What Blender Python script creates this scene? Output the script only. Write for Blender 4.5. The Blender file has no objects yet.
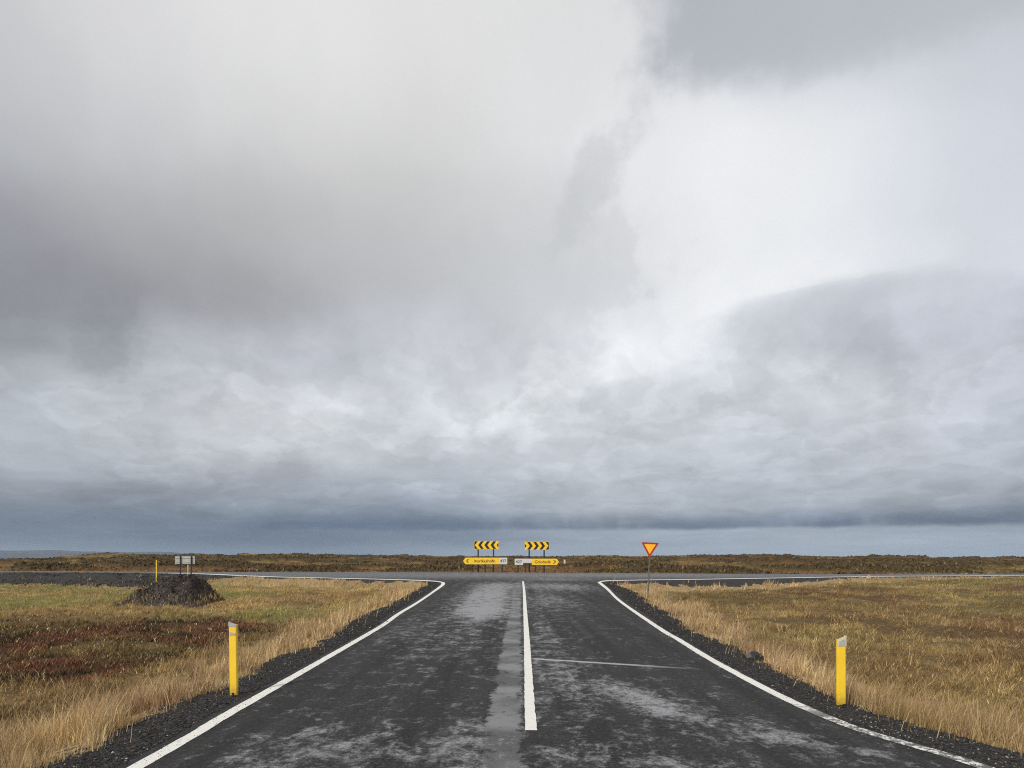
import bpy, bmesh, math, random
import numpy as np

random.seed(7)
RNG = np.random.default_rng(11)
scene = bpy.context.scene
COL = scene.collection
R = math.radians

# ------------------------------------------------------------------ camera
cam_d = bpy.data.cameras.new("camera")
cam_d.sensor_width = 36.0
cam_d.lens = 24.0
cam_d.shift_y = 0.168
cam_d.clip_start = 0.05
cam_d.clip_end = 40000
cam = bpy.data.objects.new("camera", cam_d)
COL.objects.link(cam)
cam.location = (0, 0, 1.7)
cam.rotation_euler = (R(90), 0, 0)
scene.camera = cam

scene.view_settings.view_transform = 'Standard'
scene.view_settings.look = 'None'
scene.view_settings.gamma = 1.0
scene.view_settings.exposure = 0.0
scene.view_settings.use_curve_mapping = False
try:
    scene.cycles.max_bounces = 6
    scene.cycles.diffuse_bounces = 3
    scene.cycles.use_adaptive_sampling = True
    scene.cycles.adaptive_threshold = 0.005
    scene.cycles.use_denoising = False
    scene.cycles.filter_width = 1.1
    scene.cycles.adaptive_min_samples = 12
except Exception:
    pass

SUN_EL, SUN_AZ = R(32), R(215)          # azimuth clockwise from +Y: behind the camera, to the left


def lin(c):
    c = c / 255.0
    return c / 12.92 if c <= 0.04045 else ((c + 0.055) / 1.055) ** 2.4


# ------------------------------------------------------------------ sky (world)
def sky_dir(px, py):
    """azimuth and elevation (radians) of a direction given on a 683-units-to-the-tangent chart"""
    a = math.atan((px - 512) / 683)
    return a, math.atan((556 - py) / 683 * math.cos(a))


def build_world():
    w = bpy.data.worlds.new("World")
    scene.world = w
    w.use_nodes = True
    nt = w.node_tree
    nt.nodes.clear()
    N, L = nt.nodes, nt.links

    def put(sock, v):
        if v is None:
            return
        if isinstance(v, bpy.types.NodeSocket):
            L.new(v, sock)
        else:
            sock.default_value = v

    def M(op, a, b=None, c=None, clamp=False):
        n = N.new('ShaderNodeMath')
        n.operation = op
        n.use_clamp = clamp
        for i, v in enumerate((a, b, c)):
            put(n.inputs[i], v)
        return n.outputs[0]

    def V(op, a, b=None, c=None):
        n = N.new('ShaderNodeVectorMath')
        n.operation = op
        for i, v in enumerate((a, b, c)):
            put(n.inputs[i], v)
        return n.outputs['Value'] if op in ('DISTANCE', 'LENGTH', 'DOT_PRODUCT') else n.outputs[0]

    def comb(x, y, z=0.0):
        n = N.new('ShaderNodeCombineXYZ')
        for i, v in enumerate((x, y, z)):
            put(n.inputs[i], v)
        return n.outputs[0]

    def noise(vec, scale, detail=5, rough=0.55, dist=0.0):
        n = N.new('ShaderNodeTexNoise')
        n.inputs['Scale'].default_value = scale
        n.inputs['Detail'].default_value = detail
        n.inputs['Roughness'].default_value = rough
        n.inputs['Distortion'].default_value = dist
        L.new(vec, n.inputs['Vector'])
        return n.outputs['Fac'], n.outputs['Color']

    def sstep(x, lo, hi):
        n = N.new('ShaderNodeMapRange')
        n.interpolation_type = 'SMOOTHSTEP'
        put(n.inputs[0], x)
        put(n.inputs[1], lo)
        put(n.inputs[2], hi)
        n.inputs[3].default_value = 0
        n.inputs[4].default_value = 1
        return n.outputs[0]

    def mix(f, a, b):
        n = N.new('ShaderNodeMix')
        n.data_type = 'RGBA'
        put(n.inputs[0], f)
        put(n.inputs[6], a)
        put(n.inputs[7], b)
        return n.outputs[2]

    def rgb(r, g, b):
        return (lin(r), lin(g), lin(b), 1)

    tc = N.new('ShaderNodeTexCoord')
    sep = N.new('ShaderNodeSeparateXYZ')
    L.new(tc.outputs['Generated'], sep.inputs[0])
    X, Y, Z = sep.outputs
    az = M('ARCTAN2', X, Y)
    el = M('ARCSINE', M('MAXIMUM', M('MINIMUM', Z, 0.9999), 0.0005))
    q = M('POWER', el, 0.6)
    base = comb(az, q, 0.0)
    # domain warp: big slow curls and small torn edges
    _, c1 = noise(V('MULTIPLY', base, (1.0, 1.3, 1.0)), 3.2, 4, 0.55)
    _, c2 = noise(V('MULTIPLY', base, (1.0, 1.5, 1.0)), 13.0, 5, 0.6)
    w1 = V('MULTIPLY', V('SUBTRACT', c1, (0.5, 0.5, 0.5)), (0.22, 0.085, 0.0))
    w2 = V('MULTIPLY', V('SUBTRACT', c2, (0.5, 0.5, 0.5)), (0.09, 0.030, 0.0))
    calm = M('SUBTRACT', 1.0, M('MULTIPLY', sstep(el, 0.28, 0.48), 0.7))
    P = V('ADD', V('ADD', base, w1), V('MULTIPLY', w2, comb(calm, calm, calm)))
    SA, SQ = 0.092, 0.046
    Ps = V('MULTIPLY', P, (1 / SA, 1 / SQ, 0.0))
    pts = [  # chart position, brightness of the cloud there
        (-30, 20, 196, 197, 199), (120, 20, 214, 214, 215), (280, 20, 226, 226, 226), (430, 20, 225, 225, 224), (570, 30, 220, 220, 220),
        (-30, 130, 180, 182, 186), (120, 130, 200, 201, 203), (280, 120, 214, 214, 214), (430, 110, 213, 213, 212), (545, 115, 224, 225, 226), (600, 130, 222, 223, 225),
        (-30, 220, 150, 151, 157), (120, 215, 170, 171, 173), (270, 210, 182, 182, 183), (400, 200, 198, 198, 198), (520, 200, 209, 210, 211), (600, 200, 206, 207, 209), (640, 245, 218, 219, 222),
        (-10, 300, 140, 141, 146), (120, 300, 144, 145, 149), (250, 288, 158, 159, 162), (380, 270, 186, 187, 189), (500, 280, 198, 200, 202), (610, 285, 206, 209, 213),
        (-20, 355, 134, 137, 143), (80, 345, 146, 150, 157), (180, 358, 196, 199, 205), (290, 360, 182, 184, 192), (410, 345, 197, 200, 205), (520, 360, 199, 202, 207), (610, 350, 228, 231, 235),
        (-10, 400, 168, 174, 180), (90, 405, 182, 187, 193), (190, 420, 207, 209, 212), (300, 410, 206, 209, 212), (410, 420, 201, 205, 210), (520, 405, 214, 218, 222), (620, 420, 199, 203, 208),
        (-20, 455, 172, 177, 185), (90, 455, 182, 188, 195), (200, 455, 196, 200, 205), (310, 455, 198, 202, 207), (420, 455, 190, 195, 202), (530, 460, 196, 201, 207), (630, 465, 188, 193, 200),
        (0, 490, 146, 152, 162), (110, 492, 142, 148, 159), (220, 488, 136, 141, 151), (320, 490, 166, 172, 181), (420, 485, 180, 186, 195), (530, 492, 184, 190, 198), (630, 495, 184, 189, 197),
        (0, 511, 108, 121, 137), (120, 513, 112, 124, 140), (230, 512, 124, 135, 149), (320, 508, 152, 162, 174), (420, 511, 140, 150, 163), (530, 511, 160, 168, 179), (630, 511, 163, 170, 180),
        (0, 534, 120, 133, 148), (120, 534, 114, 127, 143), (230, 532, 101, 115, 134), (320, 530, 96, 111, 132), (430, 531, 118, 132, 150), (530, 536, 142, 154, 169), (630, 537, 150, 162, 177),
        (0, 552, 132, 146, 162), (140, 552, 122, 136, 152), (280, 551, 118, 132, 149), (400, 550, 132, 145, 161), (520, 552, 157, 168, 182), (640, 552, 160, 171, 185),
        (730, 20, 188, 193, 202), (850, 20, 194, 199, 207), (1000, 20, 192, 196, 203),
        (690, 120, 238, 239, 240), (800, 120, 236, 237, 238), (910, 120, 218, 222, 228), (1030, 110, 204, 209, 218),
        (690, 200, 236, 237, 239), (800, 200, 233, 234, 236), (920, 200, 211, 216, 223), (1030, 200, 203, 208, 217),
        (700, 285, 238, 239, 241), (800, 262, 226, 229, 232), (920, 255, 220, 224, 229), (1030, 262, 211, 217, 224),
        (690, 345, 226, 229, 232), (770, 335, 190, 195, 202), (860, 320, 186, 190, 199), (950, 320, 184, 188, 197), (1040, 330, 188, 192, 200),
        (700, 400, 200, 204, 209), (790, 385, 206, 209, 213), (880, 400, 202, 205, 210), (960, 385, 190, 194, 202), (1040, 400, 178, 183, 192),
        (720, 450, 194, 199, 206), (810, 440, 184, 189, 197), (900, 450, 190, 194, 201), (980, 440, 182, 187, 195), (1040, 450, 176, 181, 190),
        (720, 490, 178, 184, 192), (810, 490, 181, 186, 194), (900, 490, 174, 180, 188), (1000, 490, 152, 158, 168),
        (720, 514, 150, 158, 170), (810, 514, 152, 160, 172), (900, 512, 142, 150, 163), (1000, 512, 122, 131, 146),
        (730, 537, 160, 172, 186), (850, 538, 164, 175, 189), (1000, 538, 160, 172, 187),
        (380, 523, 100, 114, 135), (280, 527, 96, 110, 131), (470, 523, 106, 120, 141), (330, 545, 112, 127, 145),
        (750, 552, 166, 177, 190), (870, 552, 168, 178, 191), (1010, 552, 158, 170, 185),
        # above and beside the part of the sky in the photograph
        (-350, 0, 190, 192, 196), (-350, 250, 170, 172, 178), (-350, 480, 135, 143, 155), (-350, 545, 124, 137, 153),
        (1400, 0, 205, 208, 213), (1400, 250, 200, 205, 212), (1400, 480, 160, 167, 178), (1400, 545, 150, 162, 178),
        (200, -160, 226, 226, 226), (520, -160, 225, 226, 228), (800, -160, 205, 208, 214),
        (200, -420, 228, 228, 228), (520, -420, 225, 226, 228), (800, -420, 215, 218, 222),
    ]
    samples = [(sky_dir(p[0], p[1]), p[2:]) for p in pts]
    for a in (-180, -140, -100, 100, 140, 180):            # the half of the sky behind the camera
        for e, g in ((8, 186), (25, 222), (50, 240), (75, 232)):
            samples.append(((R(a), R(e)), (g, g, g + 2)))
    acc, wsum = None, None
    for (a, e), c in samples:
        # chaining each lookup to the running sum keeps the shader's stack small
        here = Ps if acc is None else V('MULTIPLY_ADD', acc, (1e-12, 1e-12, 0.0), Ps)
        d = V('DISTANCE', here, (a / SA, (e ** 0.6) / SQ, 0.0))
        wgt = M('POWER', 0.42, M('MULTIPLY', d, d))
        cv = (lin(c[0]), lin(c[1]), lin(c[2]))
        acc = V('MULTIPLY_ADD', wgt, cv, acc if acc is not None else (6e-10, 6e-10, 6e-10))
        wsum = M('ADD', wgt, wsum if wsum is not None else 1e-9)
    colr = V('DIVIDE', acc, comb(wsum, wsum, wsum))

    # ---- cloud edges that are crisp in the sky
    nf, _ = noise(V('MULTIPLY', base, (1, 1.6, 1)), 22.0, 6, 0.6)
    nfc = M('SUBTRACT', nf, 0.5)
    sa, sq = N.new('ShaderNodeSeparateXYZ'), None
    L.new(P, sa.inputs[0])
    PA, PQ = sa.outputs[0], sa.outputs[1]

    def A_(px):
        return math.atan((px - 512) / 683)

    def Q_(px, py):
        return sky_dir(px, py)[1] ** 0.6

    Pz = comb(az, M('MULTIPLY', M('LOGARITHM', M('ADD', q, 0.16), 2.718), 0.62), 0.0)
    # blue-grey shelf top right, bounded on the left by the big pale cloud
    left = sstep(M('ADD', PA, M('MULTIPLY', nfc, 0.11)), A_(612), A_(676))
    low = sstep(M('ADD', M('ADD', M('ADD', M('MULTIPLY', q, 0.6), M('MULTIPLY', PQ, 0.4)), M('MULTIPLY', PA, 0.055)), M('MULTIPLY', nfc, 0.03)), Q_(700, 104) + 0.055 * A_(700), Q_(700, 58) + 0.055 * A_(700))
    right = sstep(PA, A_(1300), A_(700))
    colr = mix(M('MULTIPLY', M('MULTIPLY', left, low), M('ADD', M('MULTIPLY', right, 0.60), 0.28)), colr, rgb(176, 180, 186))
    # domed cloud on the right: top edge
    da = M('SUBTRACT', az, 0.465)
    top = M('SUBTRACT', 0.530, M('MULTIPLY', M('MULTIPLY', da, da), 0.75))
    edge = M('ADD', M('SUBTRACT', q, top), M('MULTIPLY', nfc, 0.020))
    inside = sstep(edge, 0.006, -0.010)
    fade = sstep(edge, -0.11, -0.005)
    side = sstep(M('ADD', PA, M('MULTIPLY', nfc, 0.05)), A_(706), A_(746))
    colr = mix(M('MULTIPLY', M('MULTIPLY', M('MULTIPLY', inside, fade), side), 0.32), colr, rgb(182, 187, 196))
    # ragged bright gap between the left bank and the domed cloud
    def edge_curve(pts, more=()):
        n = N.new('ShaderNodeFloatCurve')
        c = n.mapping.curves[0]
        p = sorted((sky_dir(x, y)[1] / 0.7, (A_(x) + 0.7) / 1.6) for x, y in pts) + [(e / 0.7, (a + 0.7) / 1.6) for e, a in more]
        p = [(0.0, p[0][1])] + p + [(1.0, p[-1][1])]
        c.points[0].location, c.points[1].location = p[0], p[-1]
        for q_ in p[1:-1]:
            c.points.new(*q_)
        n.mapping.update()
        L.new(M('DIVIDE', el, 0.7), n.inputs['Value'])
        return M('SUBTRACT', M('MULTIPLY', n.outputs[0], 1.6), 0.7)
    gn, _ = noise(V('MULTIPLY', Pz, (1, 1.2, 1)), 11.0, 7, 0.56)
    gnc = M('SUBTRACT', gn, 0.5)
    lft = edge_curve([(640, 80), (600, 104), (556, 130), (545, 160), (585, 196), (628, 222), (650, 252), (682, 274), (655, 292), (604, 318), (572, 345), (532, 380), (492, 420), (440, 446)])
    rgt = edge_curve([(748, 302), (726, 322), (704, 355), (655, 374), (596, 392), (548, 414), (470, 446)], ((0.356, 0.70), (0.375, 0.85)))
    da1 = M('ADD', M('SUBTRACT', az, lft), M('MULTIPLY', gnc, 0.55))
    da2 = M('ADD', M('SUBTRACT', rgt, az), M('MULTIPLY', gnc, 0.22))
    gap = M('MULTIPLY', M('MULTIPLY', sstep(da1, -0.05, 0.10), sstep(da2, -0.010, 0.045)), M('MULTIPLY', sstep(el, 0.10, 0.20), sstep(el, 0.62, 0.46)))
    gap = M('MULTIPLY', M('MULTIPLY', gap, M('SUBTRACT', 1.0, M('MULTIPLY', inside, side))), sstep(az, A_(985), A_(780)))
    colr = mix(M('MULTIPLY', gap, 0.46), colr, rgb(236, 238, 240))
    bank = M('MULTIPLY', M('MULTIPLY', sstep(da1, 0.01, -0.02), sstep(da1, -0.26, -0.03)), M('MULTIPLY', sstep(el, 0.12, 0.22), sstep(el, 0.54, 0.44)))
    colr = mix(M('MULTIPLY', bank, 0.26), colr, rgb(202, 204, 206))
    # grey tuft rising in front of the bright gap
    ux = M('DIVIDE', M('SUBTRACT', M('SUBTRACT', M('ADD', M('MULTIPLY', PA, 0.6), M('MULTIPLY', az, 0.4)), A_(614)), M('MULTIPLY', M('SUBTRACT', PQ, Q_(622, 140)), 0.85)), 0.040)
    uy = M('DIVIDE', M('SUBTRACT', PQ, Q_(620, 182)), 0.074)
    rr = M('ADD', M('ADD', M('MULTIPLY', ux, ux), M('MULTIPLY', uy, uy)), M('MULTIPLY', nfc, 2.6))
    colr = mix(M('MULTIPLY', sstep(rr, 1.4, 0.1), 0.62), colr, rgb(196, 198, 200))
    # bright sliver just above the dome
    above = M('MULTIPLY', sstep(edge, 0.0, 0.012), sstep(edge, 0.07, 0.015))
    colr = mix(M('MULTIPLY', M('MULTIPLY', above, sstep(az, A_(640), A_(720))), M('MULTIPLY', sstep(az, A_(1000), A_(760)), 0.6)), colr, rgb(240, 241, 243))
    # dark flat base of the low bank, with a paler strip below it
    bn, _ = noise(V('MULTIPLY', base, (1, 0.3, 1)), 6.0, 4, 0.6)
    bq = M('ADD', M('ADD', q, M('MULTIPLY', nfc, 0.014)), M('MULTIPLY', M('SUBTRACT', bn, 0.5), 0.022))
    yb = Q_(600, 529)
    band = M('MULTIPLY', sstep(bq, yb - 0.010, yb + 0.006), sstep(bq, yb + 0.060, yb + 0.010))
    bw = M('ADD', M('MULTIPLY', M('MULTIPLY', sstep(az, A_(210), A_(330)), sstep(bn, 0.28, 0.52)), 0.66), 0.20)
    colr = mix(M('MULTIPLY', band, bw), colr, rgb(93, 107, 129))

    # ---- billow texture inside the cloud
    Pe = comb(PA, M('MULTIPLY', M('LOGARITHM', M('ADD', M('MAXIMUM', PQ, 0.0), 0.16), 2.718), 0.62), 0.0)
    b1, _ = noise(Pe, 9.0, 8, 0.56)
    b2, _ = noise(V('ADD', V('MULTIPLY', Pe, (1, 1.5, 1)), (3.1, 1.7, 0)), 24.0, 6, 0.60)
    Pu = comb(az, M('MULTIPLY', M('LOGARITHM', M('ADD', q, 0.16), 2.718), 0.62), 0.0)
    # heaps with a crisp lit rim that fades downwards into the cloud
    def heaps(off, scale, lo):
        n, _ = noise(V('ADD', V('MULTIPLY', Pu, (1, 1.25, 1)), off), scale, 7, 0.50)
        return M('MULTIPLY', sstep(n, lo - 0.004, lo + 0.030), sstep(n, lo + 0.20, lo + 0.02))
    puff = M('ADD', M('ADD', heaps((5.3, 2.2, 0), 4.2, 0.49), heaps((9.1, 4.4, 0), 7.0, 0.52)), M('MULTIPLY', heaps((2.4, 7.7, 0), 12.0, 0.55), 0.5))
    puff = M('MULTIPLY', M('SUBTRACT', puff, 0.42), M('ADD', M('MULTIPLY', sstep(el, 0.40, 0.22), 0.080), 0.010))
    lum = M('ADD', M('ADD', puff, M('MULTIPLY', M('SUBTRACT', b1, 0.5), 0.80)), M('MULTIPLY', M('SUBTRACT', b2, 0.5), 0.18))
    lowc = M('ADD', M('MULTIPLY', sstep(el, 0.40, 0.22), 0.88), 0.12)
    near_h = sstep(el, 0.0, 0.07)
    lum = M('ADD', M('MULTIPLY', M('MULTIPLY', lum, lowc), M('ADD', M('MULTIPLY', near_h, 0.75), 0.25)), 1.045)
    colr = V('MULTIPLY', colr, comb(lum, lum, lum))

    # clear sky behind the overcast
    sky = N.new('ShaderNodeTexSky')
    sky.sky_type = 'NISHITA'
    sky.sun_disc = False
    sky.sun_elevation = SUN_EL
    sky.sun_rotation = SUN_AZ
    STR = 0.10
    cl = V('MULTIPLY', colr, (1 / STR, 1 / STR, 1 / STR))
    final = mix(0.96, sky.outputs[0], cl)
    bg = N.new('ShaderNodeBackground')
    bg.inputs['Strength'].default_value = STR
    L.new(final, bg.inputs['Color'])
    out = N.new('ShaderNodeOutputWorld')
    L.new(bg.outputs[0], out.inputs['Surface'])


build_world()

sun_d = bpy.data.lights.new("sun", 'SUN')
sun_d.energy = 2.9
sun_d.angle = R(6)
sun_d.color = (1.0, 0.93, 0.82)
sun = bpy.data.objects.new("sun", sun_d)
COL.objects.link(sun)
sun.rotation_euler = (R(90) - SUN_EL, 0, math.pi - SUN_AZ)


# ------------------------------------------------------------------ helpers
def prop(o, label=None, cat=None, group=None, kind=None):
    for k, v in (('label', label), ('category', cat), ('group', group), ('kind', kind)):
        if v:
            o[k] = v
    return o


def empty(name, loc, rz=0.0):
    o = bpy.data.objects.new(name, None)
    o.empty_display_size = 0.2
    COL.objects.link(o)
    o.location = loc
    o.rotation_euler = (0, 0, rz)
    return o


def link(name, me, mats, parent=None):
    if not isinstance(mats, (list, tuple)):
        mats = [mats]
    for m in mats:
        me.materials.append(m)
    o = bpy.data.objects.new(name, me)
    COL.objects.link(o)
    if parent:
        o.parent = parent
    return o


def bm_obj(name, bm, mats, parent=None, bevel=0.0):
    if bevel:
        bmesh.ops.bevel(bm, geom=[e for e in bm.edges if len(e.link_faces) == 2 and e.calc_face_angle(0) > 0.6],
                        offset=bevel, segments=2, affect='EDGES', clamp_overlap=True)
    bmesh.ops.recalc_face_normals(bm, faces=bm.faces)
    me = bpy.data.meshes.new(name)
    bm.to_mesh(me)
    bm.free()
    return link(name, me, mats, parent)


def box(bm, x0, x1, y0, y1, z0, z1, mi=0):
    vs = [bm.verts.new((x, y, z)) for z in (z0, z1) for y in (y0, y1) for x in (x0, x1)]
    for f in ((0, 2, 3, 1), (4, 5, 7, 6), (0, 1, 5, 4), (2, 6, 7, 3), (0, 4, 6, 2), (1, 3, 7, 5)):
        bm.faces.new([vs[i] for i in f]).material_index = mi


def prism(bm, poly, y0, y1, mi=0):
    """poly in x,z extruded along y"""
    a = [bm.verts.new((x, y0, z)) for x, z in poly]
    b = [bm.verts.new((x, y1, z)) for x, z in poly]
    n = len(poly)
    bm.faces.new(a).material_index = mi
    bm.faces.new(b[::-1]).material_index = mi
    for i in range(n):
        bm.faces.new([a[i], b[i], b[(i + 1) % n], a[(i + 1) % n]]).material_index = mi


def tube(bm, x, y, z0, z1, r, n=12, r1=None):
    r1 = r if r1 is None else r1
    a = [bm.verts.new((x + r * math.cos(2 * math.pi * i / n), y + r * math.sin(2 * math.pi * i / n), z0)) for i in range(n)]
    b = [bm.verts.new((x + r1 * math.cos(2 * math.pi * i / n), y + r1 * math.sin(2 * math.pi * i / n), z1)) for i in range(n)]
    bm.faces.new(a[::-1])
    bm.faces.new(b)
    for i in range(n):
        bm.faces.new([a[i], a[(i + 1) % n], b[(i + 1) % n], b[i]])


def np_mesh(name, verts, quads=None, tris=None, cols=None, smooth=False, colname='Col'):
    me = bpy.data.meshes.new(name)
    verts = np.ascontiguousarray(verts, dtype=np.float32)
    nq = 0 if quads is None else len(quads)
    ntr = 0 if tris is None else len(tris)
    me.vertices.add(len(verts))
    me.vertices.foreach_set('co', verts.ravel())
    loops = []
    if nq:
        loops.append(np.asarray(quads, dtype=np.int32).ravel())
    if ntr:
        loops.append(np.asarray(tris, dtype=np.int32).ravel())
    loops = np.concatenate(loops)
    me.loops.add(len(loops))
    me.loops.foreach_set('vertex_index', loops)
    me.polygons.add(nq + ntr)
    starts = np.concatenate([np.arange(nq) * 4, nq * 4 + np.arange(ntr) * 3]).astype(np.int32)
    me.polygons.foreach_set('loop_start', starts)
    if smooth:
        me.polygons.foreach_set('use_smooth', np.ones(nq + ntr, dtype=bool))
    if cols is not None:
        at = me.color_attributes.new(colname, 'FLOAT_COLOR', 'POINT')
        c4 = np.ones((len(verts), 4), dtype=np.float32)
        c4[:, :cols.shape[1]] = cols
        at.data.foreach_set('color', c4.ravel())
    me.update(calc_edges=True)
    me.validate()
    return me


def hash2(ix, iy, seed):
    h = (ix.astype(np.int64) * 374761393 + iy.astype(np.int64) * 668265263 + seed * 1442695041) & 0x7fffffff
    h = ((h ^ (h >> 13)) * 1274126177) & 0x7fffffff
    h = h ^ (h >> 16)
    return (h & 0xffff) / 65535.0


def vnoise(x, y, seed=0):
    ix, iy = np.floor(x), np.floor(y)
    fx, fy = x - ix, y - iy
    fx = fx * fx * (3 - 2 * fx)
    fy = fy * fy * (3 - 2 * fy)
    a, b = hash2(ix, iy, seed), hash2(ix + 1, iy, seed)
    c, d = hash2(ix, iy + 1, seed), hash2(ix + 1, iy + 1, seed)
    return (a + (b - a) * fx) * (1 - fy) + (c + (d - c) * fx) * fy


def fbm(x, y, scale, octs=4, seed=0, gain=0.5):
    s, a, t = 0.0, 1.0, 0.0
    x, y = x / scale, y / scale
    for o in range(octs):
        s = s + a * vnoise(x, y, seed + o * 17)
        t += a
        a *= gain
        x, y = x * 2.03 + 13.7, y * 2.03 + 7.1
    return s / t


def ss(x, a, b):
    t = np.clip((x - a) / (b - a), 0, 1)
    return t * t * (3 - 2 * t)


def smooth_line(pts, per=8):
    """Catmull-Rom through the control points"""
    p = [np.array(v, float) for v in pts]
    p = [2 * p[0] - p[1]] + p + [2 * p[-1] - p[-2]]
    out = []
    for i in range(1, len(p) - 2):
        for k in range(per):
            t = k / per
            a, b, c, d = p[i - 1], p[i], p[i + 1], p[i + 2]
            out.append(0.5 * (2 * b + (c - a) * t + (2 * a - 5 * b + 4 * c - d) * t * t + (3 * b - a - 3 * c + d) * t ** 3))
    out.append(p[-2])
    return np.array(out)


# ------------------------------------------------------------------ materials
def new_mat(name):
    m = bpy.data.materials.new(name)
    m.use_nodes = True
    nt = m.node_tree
    return m, nt, nt.nodes['Principled BSDF']


def nd(nt, typ, **kw):
    n = nt.nodes.new(typ)
    for k, v in kw.items():
        if k in n.inputs:
            n.inputs[k].default_value = v
        else:
            setattr(n, k, v)
    return n


def nmath(nt, op, a, b=None, c=None, clamp=False):
    n = nt.nodes.new('ShaderNodeMath')
    n.operation = op
    n.use_clamp = clamp
    for i, v in enumerate((a, b, c)):
        if v is None:
            continue
        if isinstance(v, bpy.types.NodeSocket):
            nt.links.new(v, n.inputs[i])
        else:
            n.inputs[i].default_value = v
    return n.outputs[0]


def nmix(nt, f, a, b, blend='MIX'):
    n = nt.nodes.new('ShaderNodeMix')
    n.data_type = 'RGBA'
    n.blend_type = blend
    for i, v in ((0, f), (6, a), (7, b)):
        if isinstance(v, bpy.types.NodeSocket):
            nt.links.new(v, n.inputs[i])
        else:
            n.inputs[i].default_value = v
    return n.outputs[2]


def nrange(nt, x, lo, hi, a=0.0, b=1.0):
    n = nt.nodes.new('ShaderNodeMapRange')
    n.interpolation_type = 'SMOOTHSTEP'
    nt.links.new(x, n.inputs[0])
    for i, v in ((1, lo), (2, hi), (3, a), (4, b)):
        n.inputs[i].default_value = v
    return n.outputs[0]


def nnoise(nt, vec, scale, detail=4, rough=0.55, dist=0.0):
    n = nd(nt, 'ShaderNodeTexNoise', Scale=scale, Detail=detail, Roughness=rough, Distortion=dist)
    nt.links.new(vec, n.inputs['Vector'])
    return n.outputs['Fac']


def paint(name, colr, rough=0.5, metal=0.0, dirt=0.12, scale=9.0, streak=1.0):
    """painted or bare surface with uneven dirt and a little roughness variation"""
    m, nt, b = new_mat(name)
    tc = nd(nt, 'ShaderNodeTexCoord')
    mp = nd(nt, 'ShaderNodeMapping')
    mp.inputs['Scale'].default_value = (1, 1, streak)
    nt.links.new(tc.outputs['Object'], mp.inputs[0])
    f = nnoise(nt, mp.outputs[0], scale, 6, 0.65)
    f2 = nnoise(nt, mp.outputs[0], scale * 7, 3, 0.6)
    d = tuple(c * (1 - dirt * 2.4) for c in colr) + (1,)
    cc = nmix(nt, nrange(nt, f, 0.38, 0.72), colr + (1,), d)
    cc = nmix(nt, nrange(nt, f2, 0.55, 0.8, 0, dirt * 1.5), cc, (0.12, 0.10, 0.08, 1))
    nt.links.new(cc, b.inputs['Base Color'])
    nt.links.new(nrange(nt, f2, 0.2, 0.8, rough - 0.12, rough + 0.12), b.inputs['Roughness'])
    b.inputs['Metallic'].default_value = metal
    return m


M_YEL = paint("yellow_plastic", (0.90, 0.60, 0.035), 0.45, 0, 0.05, 14, 0.3)
def add_grime(m, top):
    nt = m.node_tree
    b = nt.nodes['Principled BSDF']
    src = b.inputs['Base Color'].links[0].from_socket
    tc = nd(nt, 'ShaderNodeTexCoord')
    sx = nd(nt, 'ShaderNodeSeparateXYZ')
    nt.links.new(tc.outputs['Object'], sx.inputs[0])
    n = nnoise(nt, tc.outputs['Object'], 22, 5, 0.7)
    g = nrange(nt, nmath(nt, 'ADD', sx.outputs[2], nmath(nt, 'MULTIPLY', n, 0.30)), top, 0.08)
    mp = nd(nt, 'ShaderNodeMapping')
    mp.inputs['Scale'].default_value = (60, 60, 5)
    nt.links.new(tc.outputs['Object'], mp.inputs[0])
    st = nrange(nt, nnoise(nt, mp.outputs[0], 1.0, 4, 0.6), 0.58, 0.75, 0, 0.35)
    c = nmix(nt, nmath(nt, 'MULTIPLY', g, 0.7), src, (0.11, 0.085, 0.05, 1))
    c = nmix(nt, st, c, (0.30, 0.19, 0.03, 1))
    nt.links.new(c, b.inputs['Base Color'])


add_grime(M_YEL, 0.34)
M_SIGN_Y = paint("sign_yellow", (0.86, 0.55, 0.03), 0.4, 0, 0.05, 3)
M_SIGN_O = paint("sign_orange_yellow", (0.92, 0.44, 0.012), 0.4, 0, 0.04, 4)
M_SIGN_R = paint("sign_red", (0.36, 0.018, 0.012), 0.4, 0, 0.06, 4)
M_SIGN_W = paint("sign_white", (0.58, 0.58, 0.57), 0.4, 0, 0.05, 3)
M_BLACK = paint("sign_black", (0.012, 0.011, 0.010), 0.45, 0, 0.05, 3)
M_GALV = paint("galvanised_steel", (0.19, 0.195, 0.20), 0.45, 0.6, 0.12, 8)
M_DARKPOST = paint("dark_steel", (0.035, 0.035, 0.04), 0.5, 0.2, 0.1, 8)
M_ALU = paint("aluminium_back", (0.42, 0.435, 0.44), 0.5, 0.1, 0.10, 3)
M_REFL = paint("grey_reflector", (0.42, 0.43, 0.46), 0.25, 0, 0.08, 40)
M_CREAM = paint("pale_plastic", (0.66, 0.60, 0.42), 0.5, 0, 0.1, 12)
M_WOODPOST = paint("weathered_brown_post", (0.085, 0.06, 0.045), 0.8, 0, 0.15, 10)


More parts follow.
